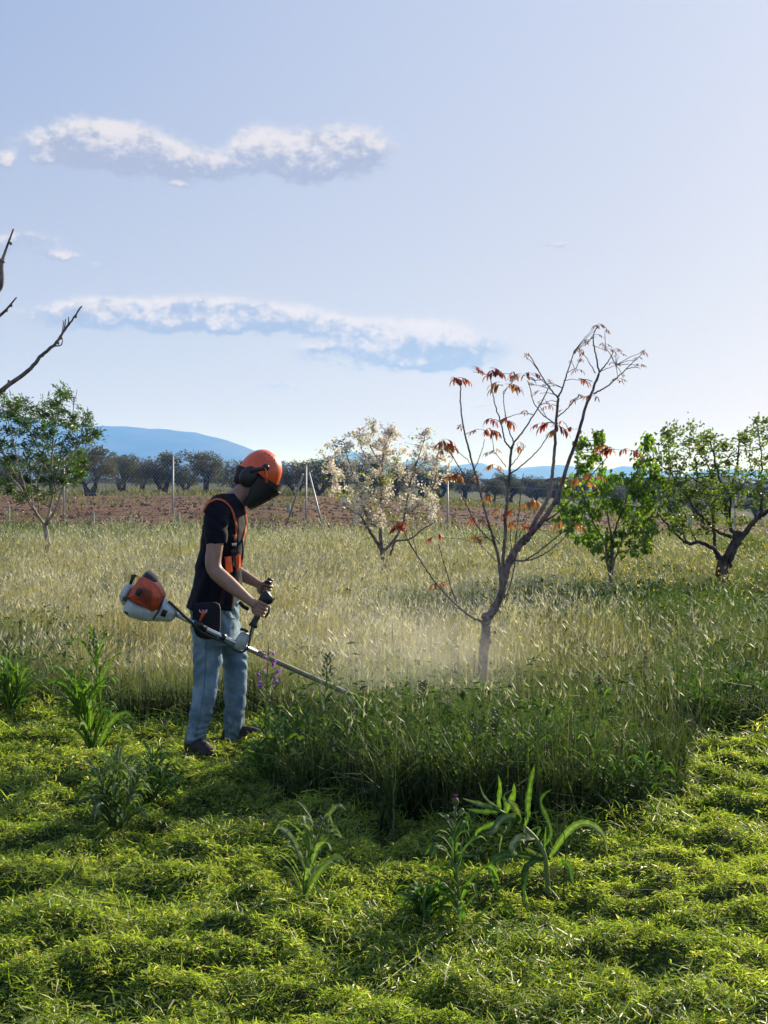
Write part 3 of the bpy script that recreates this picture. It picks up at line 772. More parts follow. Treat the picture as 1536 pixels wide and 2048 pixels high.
RL = [ # points, width start, width end, depth start, depth end
 ([(560,1750),(600,1690),(632,1620),(650,1540),(672,1450),(700,1395),(740,1335),(795,1280)], 52, 48, 0, 0),
 ([(795,1280),(825,1200),(870,1130),(902,1060),(915,990),(928,900),(938,780),(945,640),(958,500)], 34, 17, 0, .05),
 ([(790,1285),(845,1225),(895,1160),(945,1075),(985,960),(1030,820),(1075,690),(1110,560),(1148,470),(1190,360)], 38, 15, 0, -.25),
 ([(1190,360),(1170,250),(1155,160),(1165,120),(1182,88)], 12, 4, -.25, -.3), ([(1168,360),(1135,300),(1100,250)], 8, 3, -.25, -.3),
 ([(1195,350),(1235,300),(1262,255),(1275,225)], 10, 4, -.25, -.2), ([(1195,350),(1240,330),(1285,315)], 6, 3, -.25, -.1),
 ([(1160,475),(1225,440),(1300,378),(1370,310),(1435,250)], 12, 4, -.25, -.5), ([(1345,335),(1400,325),(1425,335)], 6, 3, -.4, -.45),
 ([(1150,200),(1190,215),(1225,230)], 5, 2, -.27, -.2), ([(1155,150),(1130,180),(1110,200)], 5, 2, -.27, -.3),
 ([(955,500),(915,450),(870,385),(825,310),(788,245)], 13, 5, .05, .3), ([(960,492),(985,430),(1010,350),(1035,280),(1045,240)], 13, 5, .05, -.1),
 ([(955,605),(1005,565),(1040,525),(1075,490)], 9, 4, .05, -.15), ([(1015,355),(1050,335),(1070,350)], 5, 3, 0, 0),
 ([(945,655),(900,620),(860,585),(815,520),(795,440),(780,400)], 10, 5, 0, .35), ([(870,395),(830,400),(790,390)], 6, 4, .2, .3),
 ([(1150,405),(1110,395),(1070,400)], 6, 3, -.2, -.1), ([(1020,690),(1000,650),(985,640)], 6, 3, 0, 0),
 ([(575,1740),(610,1680),(632,1590),(640,1500),(645,1400),(655,1280),(660,1150),(675,1030),(682,900),(690,800),(705,755)], 32, 15, -.03, -.15),
 ([(692,795),(655,745),(640,680),(620,610),(598,540),(582,460),(572,380)], 12, 6, -.15, -.05), ([(705,755),(770,670),(835,570),(880,490),(905,430)], 12, 6, -.15, -.4),
 ([(700,745),(675,680),(658,600),(648,540),(644,470)], 9, 5, -.15, .1), ([(845,545),(890,530),(915,545)], 6, 3, -.3, -.35), ([(815,595),(790,590),(775,600)], 6, 3, -.3, -.2),
 ([(684,932),(730,900),(800,840),(860,775),(905,705)], 11, 5, -.1, -.5), ([(690,885),(725,840),(755,790)], 8, 4, -.1, .1), ([(665,950),(630,920),(600,905)], 6, 4, -.1, .1), ([(660,890),(620,840),(590,805),(560,820)], 6, 3, -.1, .1),
 ([(634,1560),(625,1480),(615,1400),(590,1310),(555,1190),(525,1080),(500,980),(478,900),(450,800),(428,710),(410,620),(400,520),(402,440)], 26, 8, 0, .1),
 ([(498,1000),(440,950),(390,890),(355,830),(325,785)], 10, 6, .05, -.2), ([(480,905),(505,850),(525,790),(538,735)], 8, 4, .05, .3), ([(520,1050),(560,985),(600,920)], 7, 3, .05, .2),
 ([(585,1315),(530,1270),(480,1200),(435,1110),(400,1030),(372,970)], 11, 6, 0, -.25), ([(605,1430),(560,1380),(520,1340),(492,1310)], 7, 4, 0, .2),
 ([(625,1330),(580,1270),(540,1210),(515,1190)], 7, 4, 0, .1),
 ([(535,1775),(480,1755),(420,1712),(370,1670),(310,1610),(250,1540),(195,1460),(140,1370),(105,1310),(76,1250)], 17, 7, 0, -.5),
 ([(380,1668),(350,1590),(325,1500),(295,1400),(276,1330)], 10, 5, -.2, -.4), ([(420,1712),(370,1690),(320,1640),(295,1600)], 8, 4, -.1, 0), ([(330,1620),(300,1580),(270,1550)], 5, 3, -.2, -.2),
 ([(705,1422),(760,1425),(830,1385),(900,1330),(960,1280),(1005,1250)], 14, 6, 0, -.4), ([(715,1425),(800,1420),(880,1385),(960,1325),(1020,1265),(1090,1210)], 13, 5, 0, .3),
 ([(890,1200),(955,1150),(1030,1080),(1110,985),(1180,900),(1240,835)], 13, 5, -.05, -.45), ([(1020,1240),(1035,1140),(1060,1050),(1075,1000)], 4, 3, -.4, -.3),
 ([(700,1385),(715,1300),(730,1190),(740,1080),(752,980),(760,930)], 12, 6, 0, .3), ([(690,1390),(688,1330),(684,1280)], 8, 5, 0, 0), ([(735,1290),(770,1210),(795,1160),(812,1120)], 7, 4, .1, .3),
 ([(660,1060),(620,1070),(585,1080)], 6, 3, 0, 0), ([(895,1010),(870,980),(848,950)], 6, 3, 0, 0), ([(715,1410),(700,1500),(680,1580),(650,1640)], 10, 8, 0, 0),
 ([(405,650),(390,665),(380,680)], 5, 3, 0, 0), ([(460,880),(440,850),(428,840)], 5, 3, 0, 0), ([(600,1700),(585,1680),(577,1668)], 8, 5, -.03, -.05),
]
for (p, w0, w1, a, b) in RL:
    T.limb(limb_pts(p, Z4, D, a, b, 0.0015, 6), zr(w0), zr(w1), 7)
    pp = limb_pts(p, Z4, D, a, b, 0, 6)
    for q in pp[2:-1:2]:
        if random.random() < .55: T.wood.ball(q, max(0.0035, zr(w1)*1.25), seg=6, ring=4)   # buds and leaf scars
def comp_leaf(c, size, yaw, cols, nl=5, droop=1.0):
    """one compound leaf: short stalk and drooping leaflets"""
    mb = MB(); nx, ny = math.cos(yaw), math.sin(yaw)
    pts = [c+Vector((nx*t, ny*t, 0.25*t-0.9*t*t/size*0.6))*1.0 for t in [size*k2/5 for k2 in range(6)]]
    mb.tube(pts, taper(6, 0.0014, 0.0008), 4, col=cols[1])
    for k2 in range(nl):
        t = 0.35+0.65*k2/max(1, nl-1); b = c.lerp(pts[-1], 0) if False else pts[min(5, int(round(t*5)))]
        sgn = (-1)**k2 if k2 < nl-1 else 0
        dirn = Vector((nx*0.55-ny*sgn*0.75+random.gauss(0,.15), ny*0.55+nx*sgn*0.75+random.gauss(0,.15), -0.35+random.gauss(0,.15))).normalized()
        L = size*random.uniform(0.65, 1.0); n_ = 6; cur = Vector(b); prev = dirn.copy(); side = dirn.cross(Vector((0,0,1))).normalized()
        Vv = []; cc_ = []
        for i in range(n_):
            f = i/(n_-1); wv_ = L*0.125*math.sin(math.pi*min(1, f*0.93+0.07))**0.8
            nrm = side.cross(prev).normalized()
            Vv += [cur-side*wv_+nrm*wv_*0.45, cur, cur+side*wv_+nrm*wv_*0.45]
            u = 0.3+0.7*f; c1 = [cols[0][q]*(1-u)+cols[1][q]*u for q in range(3)]; cc_ += [c1, [v*0.7 for v in c1], c1]
            prev = (prev+Vector((0, 0, -0.34*droop))).normalized(); cur = cur+prev*L/(n_-1)
        q = [(3*i+a, 3*i+a+1, 3*i+a+4, 3*i+a+3) for i in range(n_-1) for a in (0, 1)]
        mb.add([tuple(v) for v in Vv], [q], np.array(cc_))
    return mb
RED = ((0.24, 0.055, 0.03), (0.38, 0.15, 0.05)); ORG = ((0.34, 0.15, 0.04), (0.42, 0.28, 0.07)); CRM = ((0.20, 0.03, 0.035), (0.34, 0.085, 0.055)); BRN = ((0.20, 0.12, 0.10), (0.30, 0.20, 0.14))
LC = [((345,385),.085,CRM,2),((400,385),.09,RED,3),((470,355),.085,CRM,2),((575,350),.09,CRM,3),((605,360),.085,RED,2),((640,435),.09,ORG,3),((690,420),.08,CRM,2),((700,368),.07,CRM,1),((750,368),.085,BRN,3),((810,352),.07,CRM,2),
 ((560,632),.085,CRM,2),((665,632),.09,RED,3),((500,690),.085,RED,2),((580,700),.095,RED,3),((310,760),.10,RED,4),((300,790),.08,ORG,2),((920,665),.095,CRM,4),((965,685),.085,ORG,2),((862,648),.07,CRM,2),((725,755),.06,ORG,1),((775,775),.07,ORG,2),
 ((598,900),.075,ORG,3),((410,932),.085,RED,2),((355,945),.10,ORG,3),((300,955),.08,ORG,1),((1190,780),.09,RED,2),((1262,810),.09,CRM,2),((1325,800),.09,CRM,2),((1012,960),.08,ORG,2),((1080,975),.09,ORG,3),((1150,950),.09,RED,2),
 ((785,1090),.10,ORG,3),((850,1098),.09,ORG,2),((580,1060),.075,ORG,2),((625,1135),.07,ORG,1),((700,1150),.09,RED,2),((690,1215),.08,ORG,2),((752,1235),.08,RED,2),((510,1205),.08,RED,2),((485,1295),.08,ORG,2),((518,1302),.07,RED,1),
 ((280,1300),.075,CRM,2),((100,1205),.10,RED,4),((35,1230),.08,CRM,2),((1000,1225),.09,ORG,2),((1080,1245),.08,ORG,2),((280,1552),.08,RED,2),((312,1548),.06,ORG,1),((520,948),.07,RED,1),((1075,400),.075,RED,2),((1150,492),.075,RED,2),
 ((905,545),.06,RED,2),((1060,345),.055,RED,2),((1000,640),.055,RED,1),((1045,680),.065,RED,2),((895,415),.06,BRN,2),
 ((1180,100),.05,BRN,3),((1150,110),.04,BRN,2),((1155,160),.045,BRN,2),((1195,140),.04,BRN,2),((1200,215),.05,BRN,3),((1222,240),.045,BRN,2),((1120,195),.045,BRN,3),((1098,250),.05,RED,2),((1085,285),.045,BRN,2),((1270,232),.05,BRN,3),((1285,270),.04,BRN,2),((1262,315),.045,BRN,2),
 ((1425,248),.05,BRN,3),((1395,290),.04,BRN,2),((1410,325),.045,BRN,3),((1285,410),.06,BRN,3),((1310,380),.04,BRN,1),((1045,240),.05,BRN,2),((1030,300),.035,BRN,1),((1065,492),.05,BRN,3),((1030,520),.045,BRN,2),((985,575),.04,BRN,1),
 ((788,245),.05,BRN,2),((905,432),.05,BRN,2),((860,470),.05,BRN,2),((890,520),.05,BRN,2),((780,590),.05,BRN,2),((385,668),.05,BRN,2),((605,800),.05,ORG,2),((560,820),.05,BRN,2),((395,390),.05,BRN,1),((800,415),.045,BRN,2),((850,535),.04,BRN,1)]
for (c, s, cols, k2) in LC:
    p = at(*Z4(c), D); q = T.nearest(p); p = Vector((p.x, q.y+random.gauss(0, .01), p.z)); d_ = p-q
    if d_.length > 0.03: T.wood.tube([q, q+d_*0.5+Vector((0, 0, 0.01)), p], [0.0028, 0.002, 0.0015], 5)
    s *= 0.86
    if c[1] > 840 and random.random() < .3: k2 = max(1, k2-1)
    for j in range(k2):
        yaw = random.choice((0, math.pi))+random.gauss(0, 0.7)
        c2 = p+Vector((random.gauss(0, s*.15), random.gauss(0, s*.2), random.gauss(0.01, s*.12)))
        comp_leaf(c2, s*random.uniform(.68, .95), yaw, cols, random.choice((5, 6, 7)) if s > .055 else 4, 0.5 if cols is BRN else 1.0).build('leaf', M['redleaf'], T.root)
T.finish()

# ---- almond at the left
Z5 = zz(2.743, 0, 440); D = 20.9
T = Tree('almond_tree', 'bushy almond tree with pale forked stems and narrow dark leaves at left edge', 'tree', D, 95, M['palebark'])
def zr5(w_): return w_/2.743/2/F*D
T.limb(limb_pts([(262,1880),(260,1800),(256,1730),(246,1675)], Z5, D), zr5(30), zr5(25), 9)
T.wood.ball(at(*Z5((262,1775)), D), (zr5(33), zr5(33), zr5(30)), seg=9, ring=6)
for (p, w0, w1, a, b) in [
 ([(246,1680),(200,1605),(140,1490),(85,1400),(25,1300),(-40,1180),(-70,1060)],17,6,0,.5),([(240,1665),(170,1565),(100,1455),(10,1375),(-100,1320),(-160,1250)],13,5,0,-.5),
 ([(250,1675),(280,1560),(300,1440),(330,1330),(345,1230),(395,1130),(405,1020),(425,930)],17,3,0,.2),([(256,1670),(312,1570),(348,1450),(380,1320),(440,1200),(460,1060)],17,4,0,-.4),
 ([(300,1440),(250,1350),(212,1250),(190,1150),(180,1050)],10,4,0,.5),([(140,1490),(110,1380),(80,1250),(50,1120),(10,1020)],11,4,0,-.3),([(212,1250),(150,1130),(140,1000)],8,4,.3,.5),
 ([(290,1480),(285,1320),(292,1180),(310,1060),(350,960)],11,4,0,-.3),([(340,1340),(430,1240),(500,1180),(530,1150)],9,4,0,-.2),([(60,1370),(-10,1200),(-30,1100)],9,4,0,.3),
 ([(215,1640),(150,1540),(60,1480),(-20,1440)],9,4,0,.4),([(290,1500),(380,1440),(450,1380)],8,4,0,.4),([(180,1570),(170,1450),(150,1330),(130,1200)],9,4,0,.6),([(215,1600),(205,1500),(215,1400),(250,1300)],9,4,0,-.5)]:
    T.limb(limb_pts(p, Z5, D, a, b, 0.004), zr5(w0), zr5(w1), 6)
cs = [(20,960),(40,985),(60,1010),(100,1000),(130,1000),(150,1040),(90,1050),(200,1050),(180,1090),(250,1010),(240,1060),(300,1010),(330,960),(350,945),(370,970),(320,1000),(280,1080),(270,1130),(300,1110),(330,1060),(350,1120),(230,1140),
 (150,1120),(100,1110),(60,1080),(20,1070),(60,1160),(130,1170),(190,1180),(250,1190),(310,1180),(380,1140),(400,1090),(490,1080),(480,1120),(500,1150),(530,1180),(460,1170),(430,1150),(500,1210),(440,1220),(380,1200),(340,1240),
 (270,1250),(200,1240),(130,1240),(60,1240),(10,1230),(80,1300),(150,1300),(230,1310),(300,1290),(370,1280),(440,1290),(470,1340),(400,1340),(430,1400),(460,1400),(370,1380),(320,1350),(250,1370),(180,1370),(110,1360),(40,1340),
 (20,1400),(90,1420),(160,1430),(230,1440),(290,1420),(350,1430),(410,1430),(60,1480),(130,1500),(200,1500),(260,1500),(0,1450),(240,1540),(-40,1400),(-60,1250),(-30,1150),(-50,1080),(100,1540),(-80,1330)]
crown(T, listed(cs, Z5, D, 12, .45), 100, 0.085, 0.26, up_dir, ((0.024, 0.058, 0.016), (0.070, 0.12, 0.032)), M['leaf'])
T.finish()

# ---- blossoming pear
Z6 = zz(3.84, 540, 820); D = 18.9
T = Tree('pear_tree', 'pear tree covered in creamy white blossom behind the dust', 'tree', D, 766, M['redbark'])
def zr6(w_): return w_/3.84/2/F*D
T.limb(limb_pts([(880,1290),(872,1190),(868,1130),(860,1070)], Z6, D), zr6(44), zr6(40), 9)
for (p, w0, w1, a, b) in [
 ([(855,1080),(795,975),(735,885),(695,810),(620,770),(560,720)],30,8,0,-.3),([(862,1080),(850,950),(846,850),(850,700),(860,540),(860,400),(875,260),(882,155)],32,6,0,.2),
 ([(842,905),(775,865),(722,750),(684,630),(640,500),(600,380),(560,240)],24,6,0,-.3),([(868,1090),(930,1025),(985,950),(1020,890),(1080,790),(1160,700),(1240,610),(1290,480)],28,6,0,.4),
 ([(890,1190),(930,1100),(965,1010),(1080,990),(1160,925),(1270,860)],26,8,.2,.3),([(1012,900),(1045,760),(1070,590),(1110,450),(1165,300),(1192,170)],17,6,.1,-.2),
 ([(700,660),(760,560),(830,470)],9,5,-.2,.2),([(650,520),(740,380),(700,290),(688,150)],10,5,-.2,-.1),([(860,420),(780,300),(770,220),(800,115)],12,5,.1,.4),([(630,470),(540,400),(490,310)],9,5,-.2,0),
 ([(1072,570),(1000,480),(970,420),(985,350)],10,5,0,.3),([(860,400),(900,240),(950,155)],9,4,.1,-.2),([(1240,600),(1340,470),(1400,380)],8,4,.3,.5),([(690,800),(560,660),(480,640)],9,5,-.1,.4),([(1100,480),(1180,400),(1210,370)],8,4,0,.3),
 ([(850,700),(920,600),(930,520)],8,4,0,.4),([(640,500),(520,560),(490,500),(450,380)],8,4,-.2,.3),([(1150,700),(1200,740),(1260,760)],8,4,.2,-.2),([(1270,520),(1290,350),(1300,300)],8,4,.3,.3)]:
    T.limb(limb_pts(p, Z6, D, a, b, 0.004), zr6(w0), zr6(w1), 6)
zlow = at(*Z6((0, 930)), D).z
cl = auto_clusters(T, 300, 0.07, 0.055, zlow)
cl = [c for c in cl if c[0].z > zlow+random.uniform(0, 0.15)]
crown(T, cl, 36, 0.034, 0.95, any_dir, ((0.66, 0.58, 0.52), (0.92, 0.89, 0.82)), M['petal'], 'blossom', 1.0, 0.0, 0.003, 0.1)
cl2 = auto_clusters(T, 150, 0.10, 0.08, zlow)
crown(T, cl2, 10, 0.045, 0.5, any_dir, ((0.12, 0.15, 0.03), (0.26, 0.27, 0.06)), M['leaf'], 'foliage', 1.0, 0.1, 0.0025)
tips = [(688,150),(800,105),(830,100),(882,155),(950,155),(1190,165),(1160,230),(560,220),(590,210),(540,270),(440,370),(945,320),(985,345),(1400,330),(1380,370)]
crown(T, listed(tips, Z6, D, 6, .1), 16, 0.028, 0.8, up_dir, ((0.30, 0.16, 0.14), (0.50, 0.33, 0.27)), M['petal'], 'buds', 1.0, 0.0, 0.003)
T.finish()

# ---- leafy green sapling and gnarled apple at the right
Z7 = zz(3.368, 1080, 820); D = 15.5
T = Tree('mulberry_tree', 'small tree with bright green hanging leaves and slim stems, left of gnarled tree', 'tree', D, 1222, M['bark'])
def zr7(w_, D_): return w_/3.368/2/F*D_
T.limb(limb_pts([(478,1260),(476,1140),(485,1050),(486,950),(488,860)], Z7, D), zr7(30, D), zr7(22, D), 9)
for (p, w0, w1, a, b) in [([(470,1120),(450,1010),(440,900),(370,780),(330,660),(280,560),(250,350),(270,200)],17,6,0,-.3),([(487,870),(455,700),(440,520),(420,380),(392,170)],16,5,0,.3),
 ([(488,870),(530,740),(572,620),(622,480),(680,340),(722,170)],17,5,0,-.2),([(490,1060),(520,960),(565,870),(640,800),(705,700),(770,600),(800,480)],15,5,0,.4),
 ([(470,1070),(430,960),(330,920),(240,850),(170,740)],11,5,0,.3),([(520,960),(640,930),(725,890)],9,4,0,-.3),([(560,640),(650,560),(760,430)],8,4,0,-.4),([(330,660),(230,620),(160,560)],8,4,-.1,.3)]:
    T.limb(limb_pts(p, Z7, D, a, b, 0.003), zr7(w0, D), zr7(w1, D), 6)
cs = [(390,165),(400,210),(360,290),(290,215),(265,230),(250,300),(330,350),(280,380),(230,440),(420,400),(450,480),(300,430),(500,450),(530,450),(400,500),(350,560),(250,560),(180,500),(200,600),(150,650),(140,720),(230,680),(320,640),(420,600),(460,640),(380,720),(300,760),(200,800),(240,860),(330,840),(400,800),(340,900),(400,930),(450,970),
 (722,190),(700,240),(745,240),(670,300),(650,350),(700,350),(750,330),(760,400),(620,450),(680,430),(720,480),(780,450),(820,470),(640,550),(700,560),(760,540),(600,620),(680,650),(740,650),(780,640),(620,720),(560,740),(700,750),(770,790),(640,800),(560,820),(600,890),(640,950),(720,880),(700,930),(520,900),(440,540),(600,520),(660,500),(500,600),(540,680),(590,680),(400,660),(270,720),(350,800),(280,620),(720,600),(760,720),(250,740),(200,680),(440,860),(380,870)]
crown(T, listed(cs, Z7, D, 12, .3), 44, 0.058, 0.72, droop_dir, ((0.06, 0.13, 0.02), (0.20, 0.30, 0.045)), M['leaf'], 'crown', 1.0, 0.15)
T.wood.tube([at(*Z7((450,960)), D+.2), at(*Z7((452,790)), D+.2)], 0.012, 6)
T.finish()
D = 16.3
T = Tree('apple_tree', 'gnarled old apple tree with thick forked trunk at the right edge', 'tree', D, 1440, M['darkbark'])
T.limb(limb_pts([(1222,1200),(1225,1110),(1232,1050),(1240,1000)], Z7, D), zr7(98, D), zr7(80, D), 12)
for (p, w0, w1, a, b) in [([(1235,1020),(1190,960),(1150,920),(1060,890),(1000,902),(940,860),(860,780),(790,690)],40,9,0,-.4),([(1200,1010),(1178,930),(1175,850),(1170,700),(1170,560),(1150,430),(1110,300)],34,10,.1,.6),
 ([(1255,1020),(1300,930),(1335,860),(1345,820)],80,56,0,0),([(1325,860),(1270,848),(1200,825),(1145,770),(1060,690),(1000,600),(935,500),(880,400),(865,200)],26,7,0,-.3),([(1315,860),(1275,750),(1250,620),(1220,500),(1185,380),(1155,240),(1100,170)],32,8,0,.2),
 ([(1335,880),(1392,815),(1450,745),(1530,685),(1610,600),(1690,480),(1700,330)],46,10,0,-.3),([(1280,760),(1290,520),(1330,350),(1350,200),(1380,150)],18,6,0,-.4),([(1495,705),(1490,500),(1490,300),(1465,90)],20,6,0,.4),
 ([(990,900),(960,820),(955,780)],14,6,-.2,-.2),([(1050,880),(1010,800),(990,740)],12,5,-.2,.2),([(1000,600),(1060,480),(1040,300)],14,5,-.2,-.4),([(1430,770),(1480,690),(1500,600)],12,6,0,-.3),([(1610,600),(1570,420),(1560,260)],16,6,-.2,0),([(1170,600),(1080,500),(980,430),(820,380),(800,240)],14,5,.4,.3),([(1250,620),(1360,520),(1420,380)],12,5,0,.2)]:
    T.limb(limb_pts(p, Z7, D, a, b, 0.006), zr7(w0, D), zr7(w1, D), 8)
for _ in range(14):
    T.wood.ball(at(*Z7((random.uniform(1190,1290), random.uniform(980,1110))), D-random.uniform(.02,.07)), random.uniform(.012,.03), seg=7, ring=5)
cs = [(870,130),(910,140),(860,170),(1000,140),(880,220),(940,220),(810,240),(1000,220),(1050,200),(1100,165),(1130,200),(1170,190),(850,330),(920,330),(1000,300),(1080,260),(1160,280),(1240,230),(1250,270),(1380,170),(1350,210),(1390,220),(1450,85),(1510,95),(1440,150),(1500,180),(1480,250),(800,320),(800,400),(870,400),(950,400),(1040,380),(1110,340),(1190,370),(1260,350),(1320,300),(1400,290),(1450,350),(1520,330),
 (840,480),(930,490),(1000,470),(1080,460),(1150,450),(1290,440),(1350,420),(1420,430),(1500,440),(860,560),(940,600),(1010,580),(1100,560),(1180,560),(1260,520),(1340,530),(1400,560),(1480,560),(850,640),(900,680),(960,690),(1040,640),(1190,640),(1280,620),(1340,640),(1420,640),(1500,620),(900,740),(960,760),(1100,800),(1090,740),(940,820),(1350,740),(1300,760),(1020,820),(870,740),(900,800),
 (1580,300),(1600,450),(1620,560),(1570,200),(1650,380),(1600,650),(1680,300),(1560,120),(980,540),(1060,560),(1130,500),(1220,440),(880,540),(1240,680),(1150,700),(1200,740)]
crown(T, listed(cs, Z7, D, 13, .5), 66, 0.052, 0.6, up_dir, ((0.04, 0.08, 0.022), (0.14, 0.19, 0.055)), M['leaf'], 'crown', 1.1)
T.finish()

# ---- leafless tree whose branches reach in at the left
D = 6.4
T = Tree('bare_tree', 'leafless tree whose dark budding branches reach in from the left', 'tree', D, -330, M['redbark'])
def zr5b(w_): return w_/2.743/2/F*D
idp = lambda p: p
T.limb(limb_pts([(-330,1600),(-332,1450),(-322,1320),(-330,1230)], idp, D), 0.055, 0.045, 10)
T.limb(limb_pts([(-330,1240),(-270,1120),(-190,1000),(-110,880),(-60,825),(0,783)], idp, D, 0, .1), 0.034, 0.0125, 8)
T.limb(limb_pts([(0,783),(55,742),(84,710),(110,688),(128,662),(140,646),(164,612)], idp, D, .1, .1, .001), 0.0125, 0.004, 8)
T.limb(limb_pts([(-328,1240),(-300,1050),(-220,860),(-120,720),(-50,660),(0,631),(33,595)], idp, D, 0, -.3), 0.034, 0.003, 8)
T.limb(limb_pts([(-330,1235),(-330,1000),(-240,800),(-120,680),(-40,610),(0,575),(3,530),(11,502),(27,458)], idp, D, 0, .2), 0.036, 0.004, 8)
T.limb(limb_pts([(-332,1240),(-400,1100),(-480,900),(-520,700)], idp, D, 0, .3), 0.034, 0.006, 8)
T.limb(limb_pts([(-320,1050),(-340,850),(-300,650),(-320,520)], idp, D, 0, -.4), 0.02, 0.004, 7)
for p, r0, r1 in [([(128,662),(130,650),(131,638)],.005,.0025),([(133,655),(137,645),(137,634)],.005,.0025),([(110,692),(122,690),(125,680),(123,672)],.004,.002),([(0,530),(2,517)],.008,.006),([(124,668),(127,645),(124,641)],.0035,.0015),([(1,527),(12,525)],.002,.001)]:
    T.limb(limb_pts(p, idp, D, .1, .1), r0, r1, 6)
for q in [(84,710),(55,742),(16,762),(115,685),(20,486),(5,522),(98,697),(120,675),(150,632),(21,610),(12,620)]:
    T.wood.ball(at(q[0]+1.5, q[1]+1, D+.1), (.007,.006,.009), seg=7, ring=5)
T.finish()

# ---- olive grove: three olives are modelled, the rest are copies
def make_olive(seed, label):
    rnd = random.Random(seed); root = thing('olive_tree', label, 'tree', (0,0,0), 'olive trees in the grove behind the ploughed field')
    wd_ = MB(); tips = []
    nb = rnd.choice((2, 3))
    for k2 in range(nb):
        a0 = k2*6.283/nb+rnd.uniform(-.5,.5); bx, by = math.cos(a0)*.18, math.sin(a0)*.18
        pts = crom([(bx*1.6, by*1.6, -0.2), (bx*1.2, by*1.2, .35), (bx*2.2, by*2.0, .8), (bx*4+rnd.uniform(-.3,.3), by*4, 1.4), (bx*6.5+rnd.uniform(-.4,.4), by*6, 2.2)], 4)
        wd_.tube(pts, taper(len(pts), .32, .06), 7)
        for j in range(5):
            p = Vector(pts[rnd.randint(8, len(pts)-1)]); q = p+Vector((rnd.uniform(-1.2,1.2), rnd.uniform(-1.2,1.2), rnd.uniform(.2,1.3)))
            wd_.tube([p, (p+q)/2+Vector((0,0,-.1)), q], [.06,.04,.015], 5); tips.append(q)
    wd_.build('trunk', M['olivebark'], root)
    PP = []; CC = []
    lob = [(t, rnd.uniform(.45, .8)) for t in tips]+[(Vector((rnd.uniform(-1.6,1.6), rnd.uniform(-1.5,1.5), rnd.uniform(1.1,3.3))), rnd.uniform(.5,.85)) for _ in range(16)]
    for (c, r) in lob:
        for _ in range(190):
            d_ = Vector((rnd.gauss(0,1), rnd.gauss(0,1), rnd.gauss(0,.8))).normalized()*r*rnd.uniform(.35,1.15)**0.7
            PP.append(tuple(c+d_)); u = rnd.random(); CC.append((0.085+.08*u, 0.090+.08*u, 0.055+.05*u))
    PP = np.array(PP); n = len(PP); L = .13+.17*R.rand(n)
    V, f, c_ = leaf_arrays(PP, np.stack([R.randn(n)*.7, R.randn(n)*.7, R.rand(n)*1.2-.2], -1), R.randn(n, 3), L, L*.42, np.array(CC), .1)
    o = link('crown', mesh_np('crown', V, f, c_, False), M['olive'], root); o['kind'] = 'stuff'
    return root
def copy_thing(src, loc, rz, sc, label):
    o = src.copy(); COL.objects.link(o); o.location = loc; o.rotation_euler = (0,0,rz); o.scale = (sc, sc, sc); o['label'] = label
    for ch in src.children:
        c = ch.copy(); COL.objects.link(c); c.parent = o
    return o
OL = [ # px, distance, scale, label
 (181,112,1.12,'big old olive tree with thick twin trunk standing forward, beside the almond crown'),
 (20,122,1.0,'olive tree mostly hidden behind the left side of the almond crown'),
 (105,124,1.0,'olive tree hidden behind the middle of the almond crown'),
 (243,128,1.0,'round olive tree directly right of the twin-trunked olive'),
 (325,126,1.08,'broad olive tree just left of the tall fence post'),
 (285,146,.9,'low olive tree set back between two rounder olives, left of the tall fence post'),
 (412,128,1.0,'olive tree with fan-shaped trunk just right of the tall fence post'),
 (372,142,.92,'olive tree set back behind the tall fence post'),
 (472,134,1.0,'olive tree showing behind the nape of the man'),
 (540,132,1.0,'olive tree hidden behind the orange helmet'),
 (592,120,.95,'leaning olive tree just behind the left brace of the corner post'),
 (640,116,.95,'olive tree just right of the braced corner post'),
 (690,126,.95,'olive tree behind the left side of the white blossom'),
 (742,134,.95,'olive tree behind the centre of the white blossom'),
 (792,126,.92,'olive tree behind the right side of the white blossom'),
 (842,150,.95,'olive tree at the right rim of the white blossom'),
 (882,158,.95,'olive tree behind the fence post right of the blossom'),
 (930,168,.95,'olive tree between that post and the red-leaved tree'),
 (985,146,.75,'small olive with short dark trunk seen through the limbs of the red-leaved tree'),
 (1018,172,.95,'olive tree behind the straight middle limb of the red-leaved tree'),
 (1068,176,.95,'olive tree behind the two crossing right limbs of the red-leaved tree'),
 (1115,180,.95,'olive tree between the red-leaved tree and the green sapling'),
 (1160,184,1.0,'olive tree behind the left half of the green sapling'),
 (1225,180,1.0,'olive tree seen in the gap of the green sapling crown'),
 (1290,172,1.05,'olive tree behind the right half of the green sapling'),
 (1345,160,1.15,'dark olive tree between the green sapling and the gnarled tree'),
 (1395,150,1.15,'dark olive tree behind the left limbs of the gnarled tree'),
 (1455,156,1.1,'olive tree behind the trunk fork of the gnarled tree'),
 (1515,160,1.1,'olive tree at the right edge behind the gnarled tree'),
]
protos = [make_olive(s, 'x') for s in (3, 8, 21)]
for i, (px, Dd, s_c, lab) in enumerate(OL):
    x = (px-768)/F*Dd; loc = Vector((x, Dd, gz(x, Dd)))
    if i < 3:
        o = protos[i]; o.location = loc; o.rotation_euler = (0,0,i*1.1); o.scale = (s_c,)*3; o['label'] = lab
        for ch in o.children: ch.location = (0,0,0)
    else:
        o = copy_thing(protos[i % 3], loc, random.uniform(0, 6.28), s_c, lab); o.scale = (s_c*random.uniform(.85,1.15), s_c*random.uniform(.85,1.15), s_c*random.uniform(.85,1.10))
        for ch in o.children: ch.location = (0,0,0)

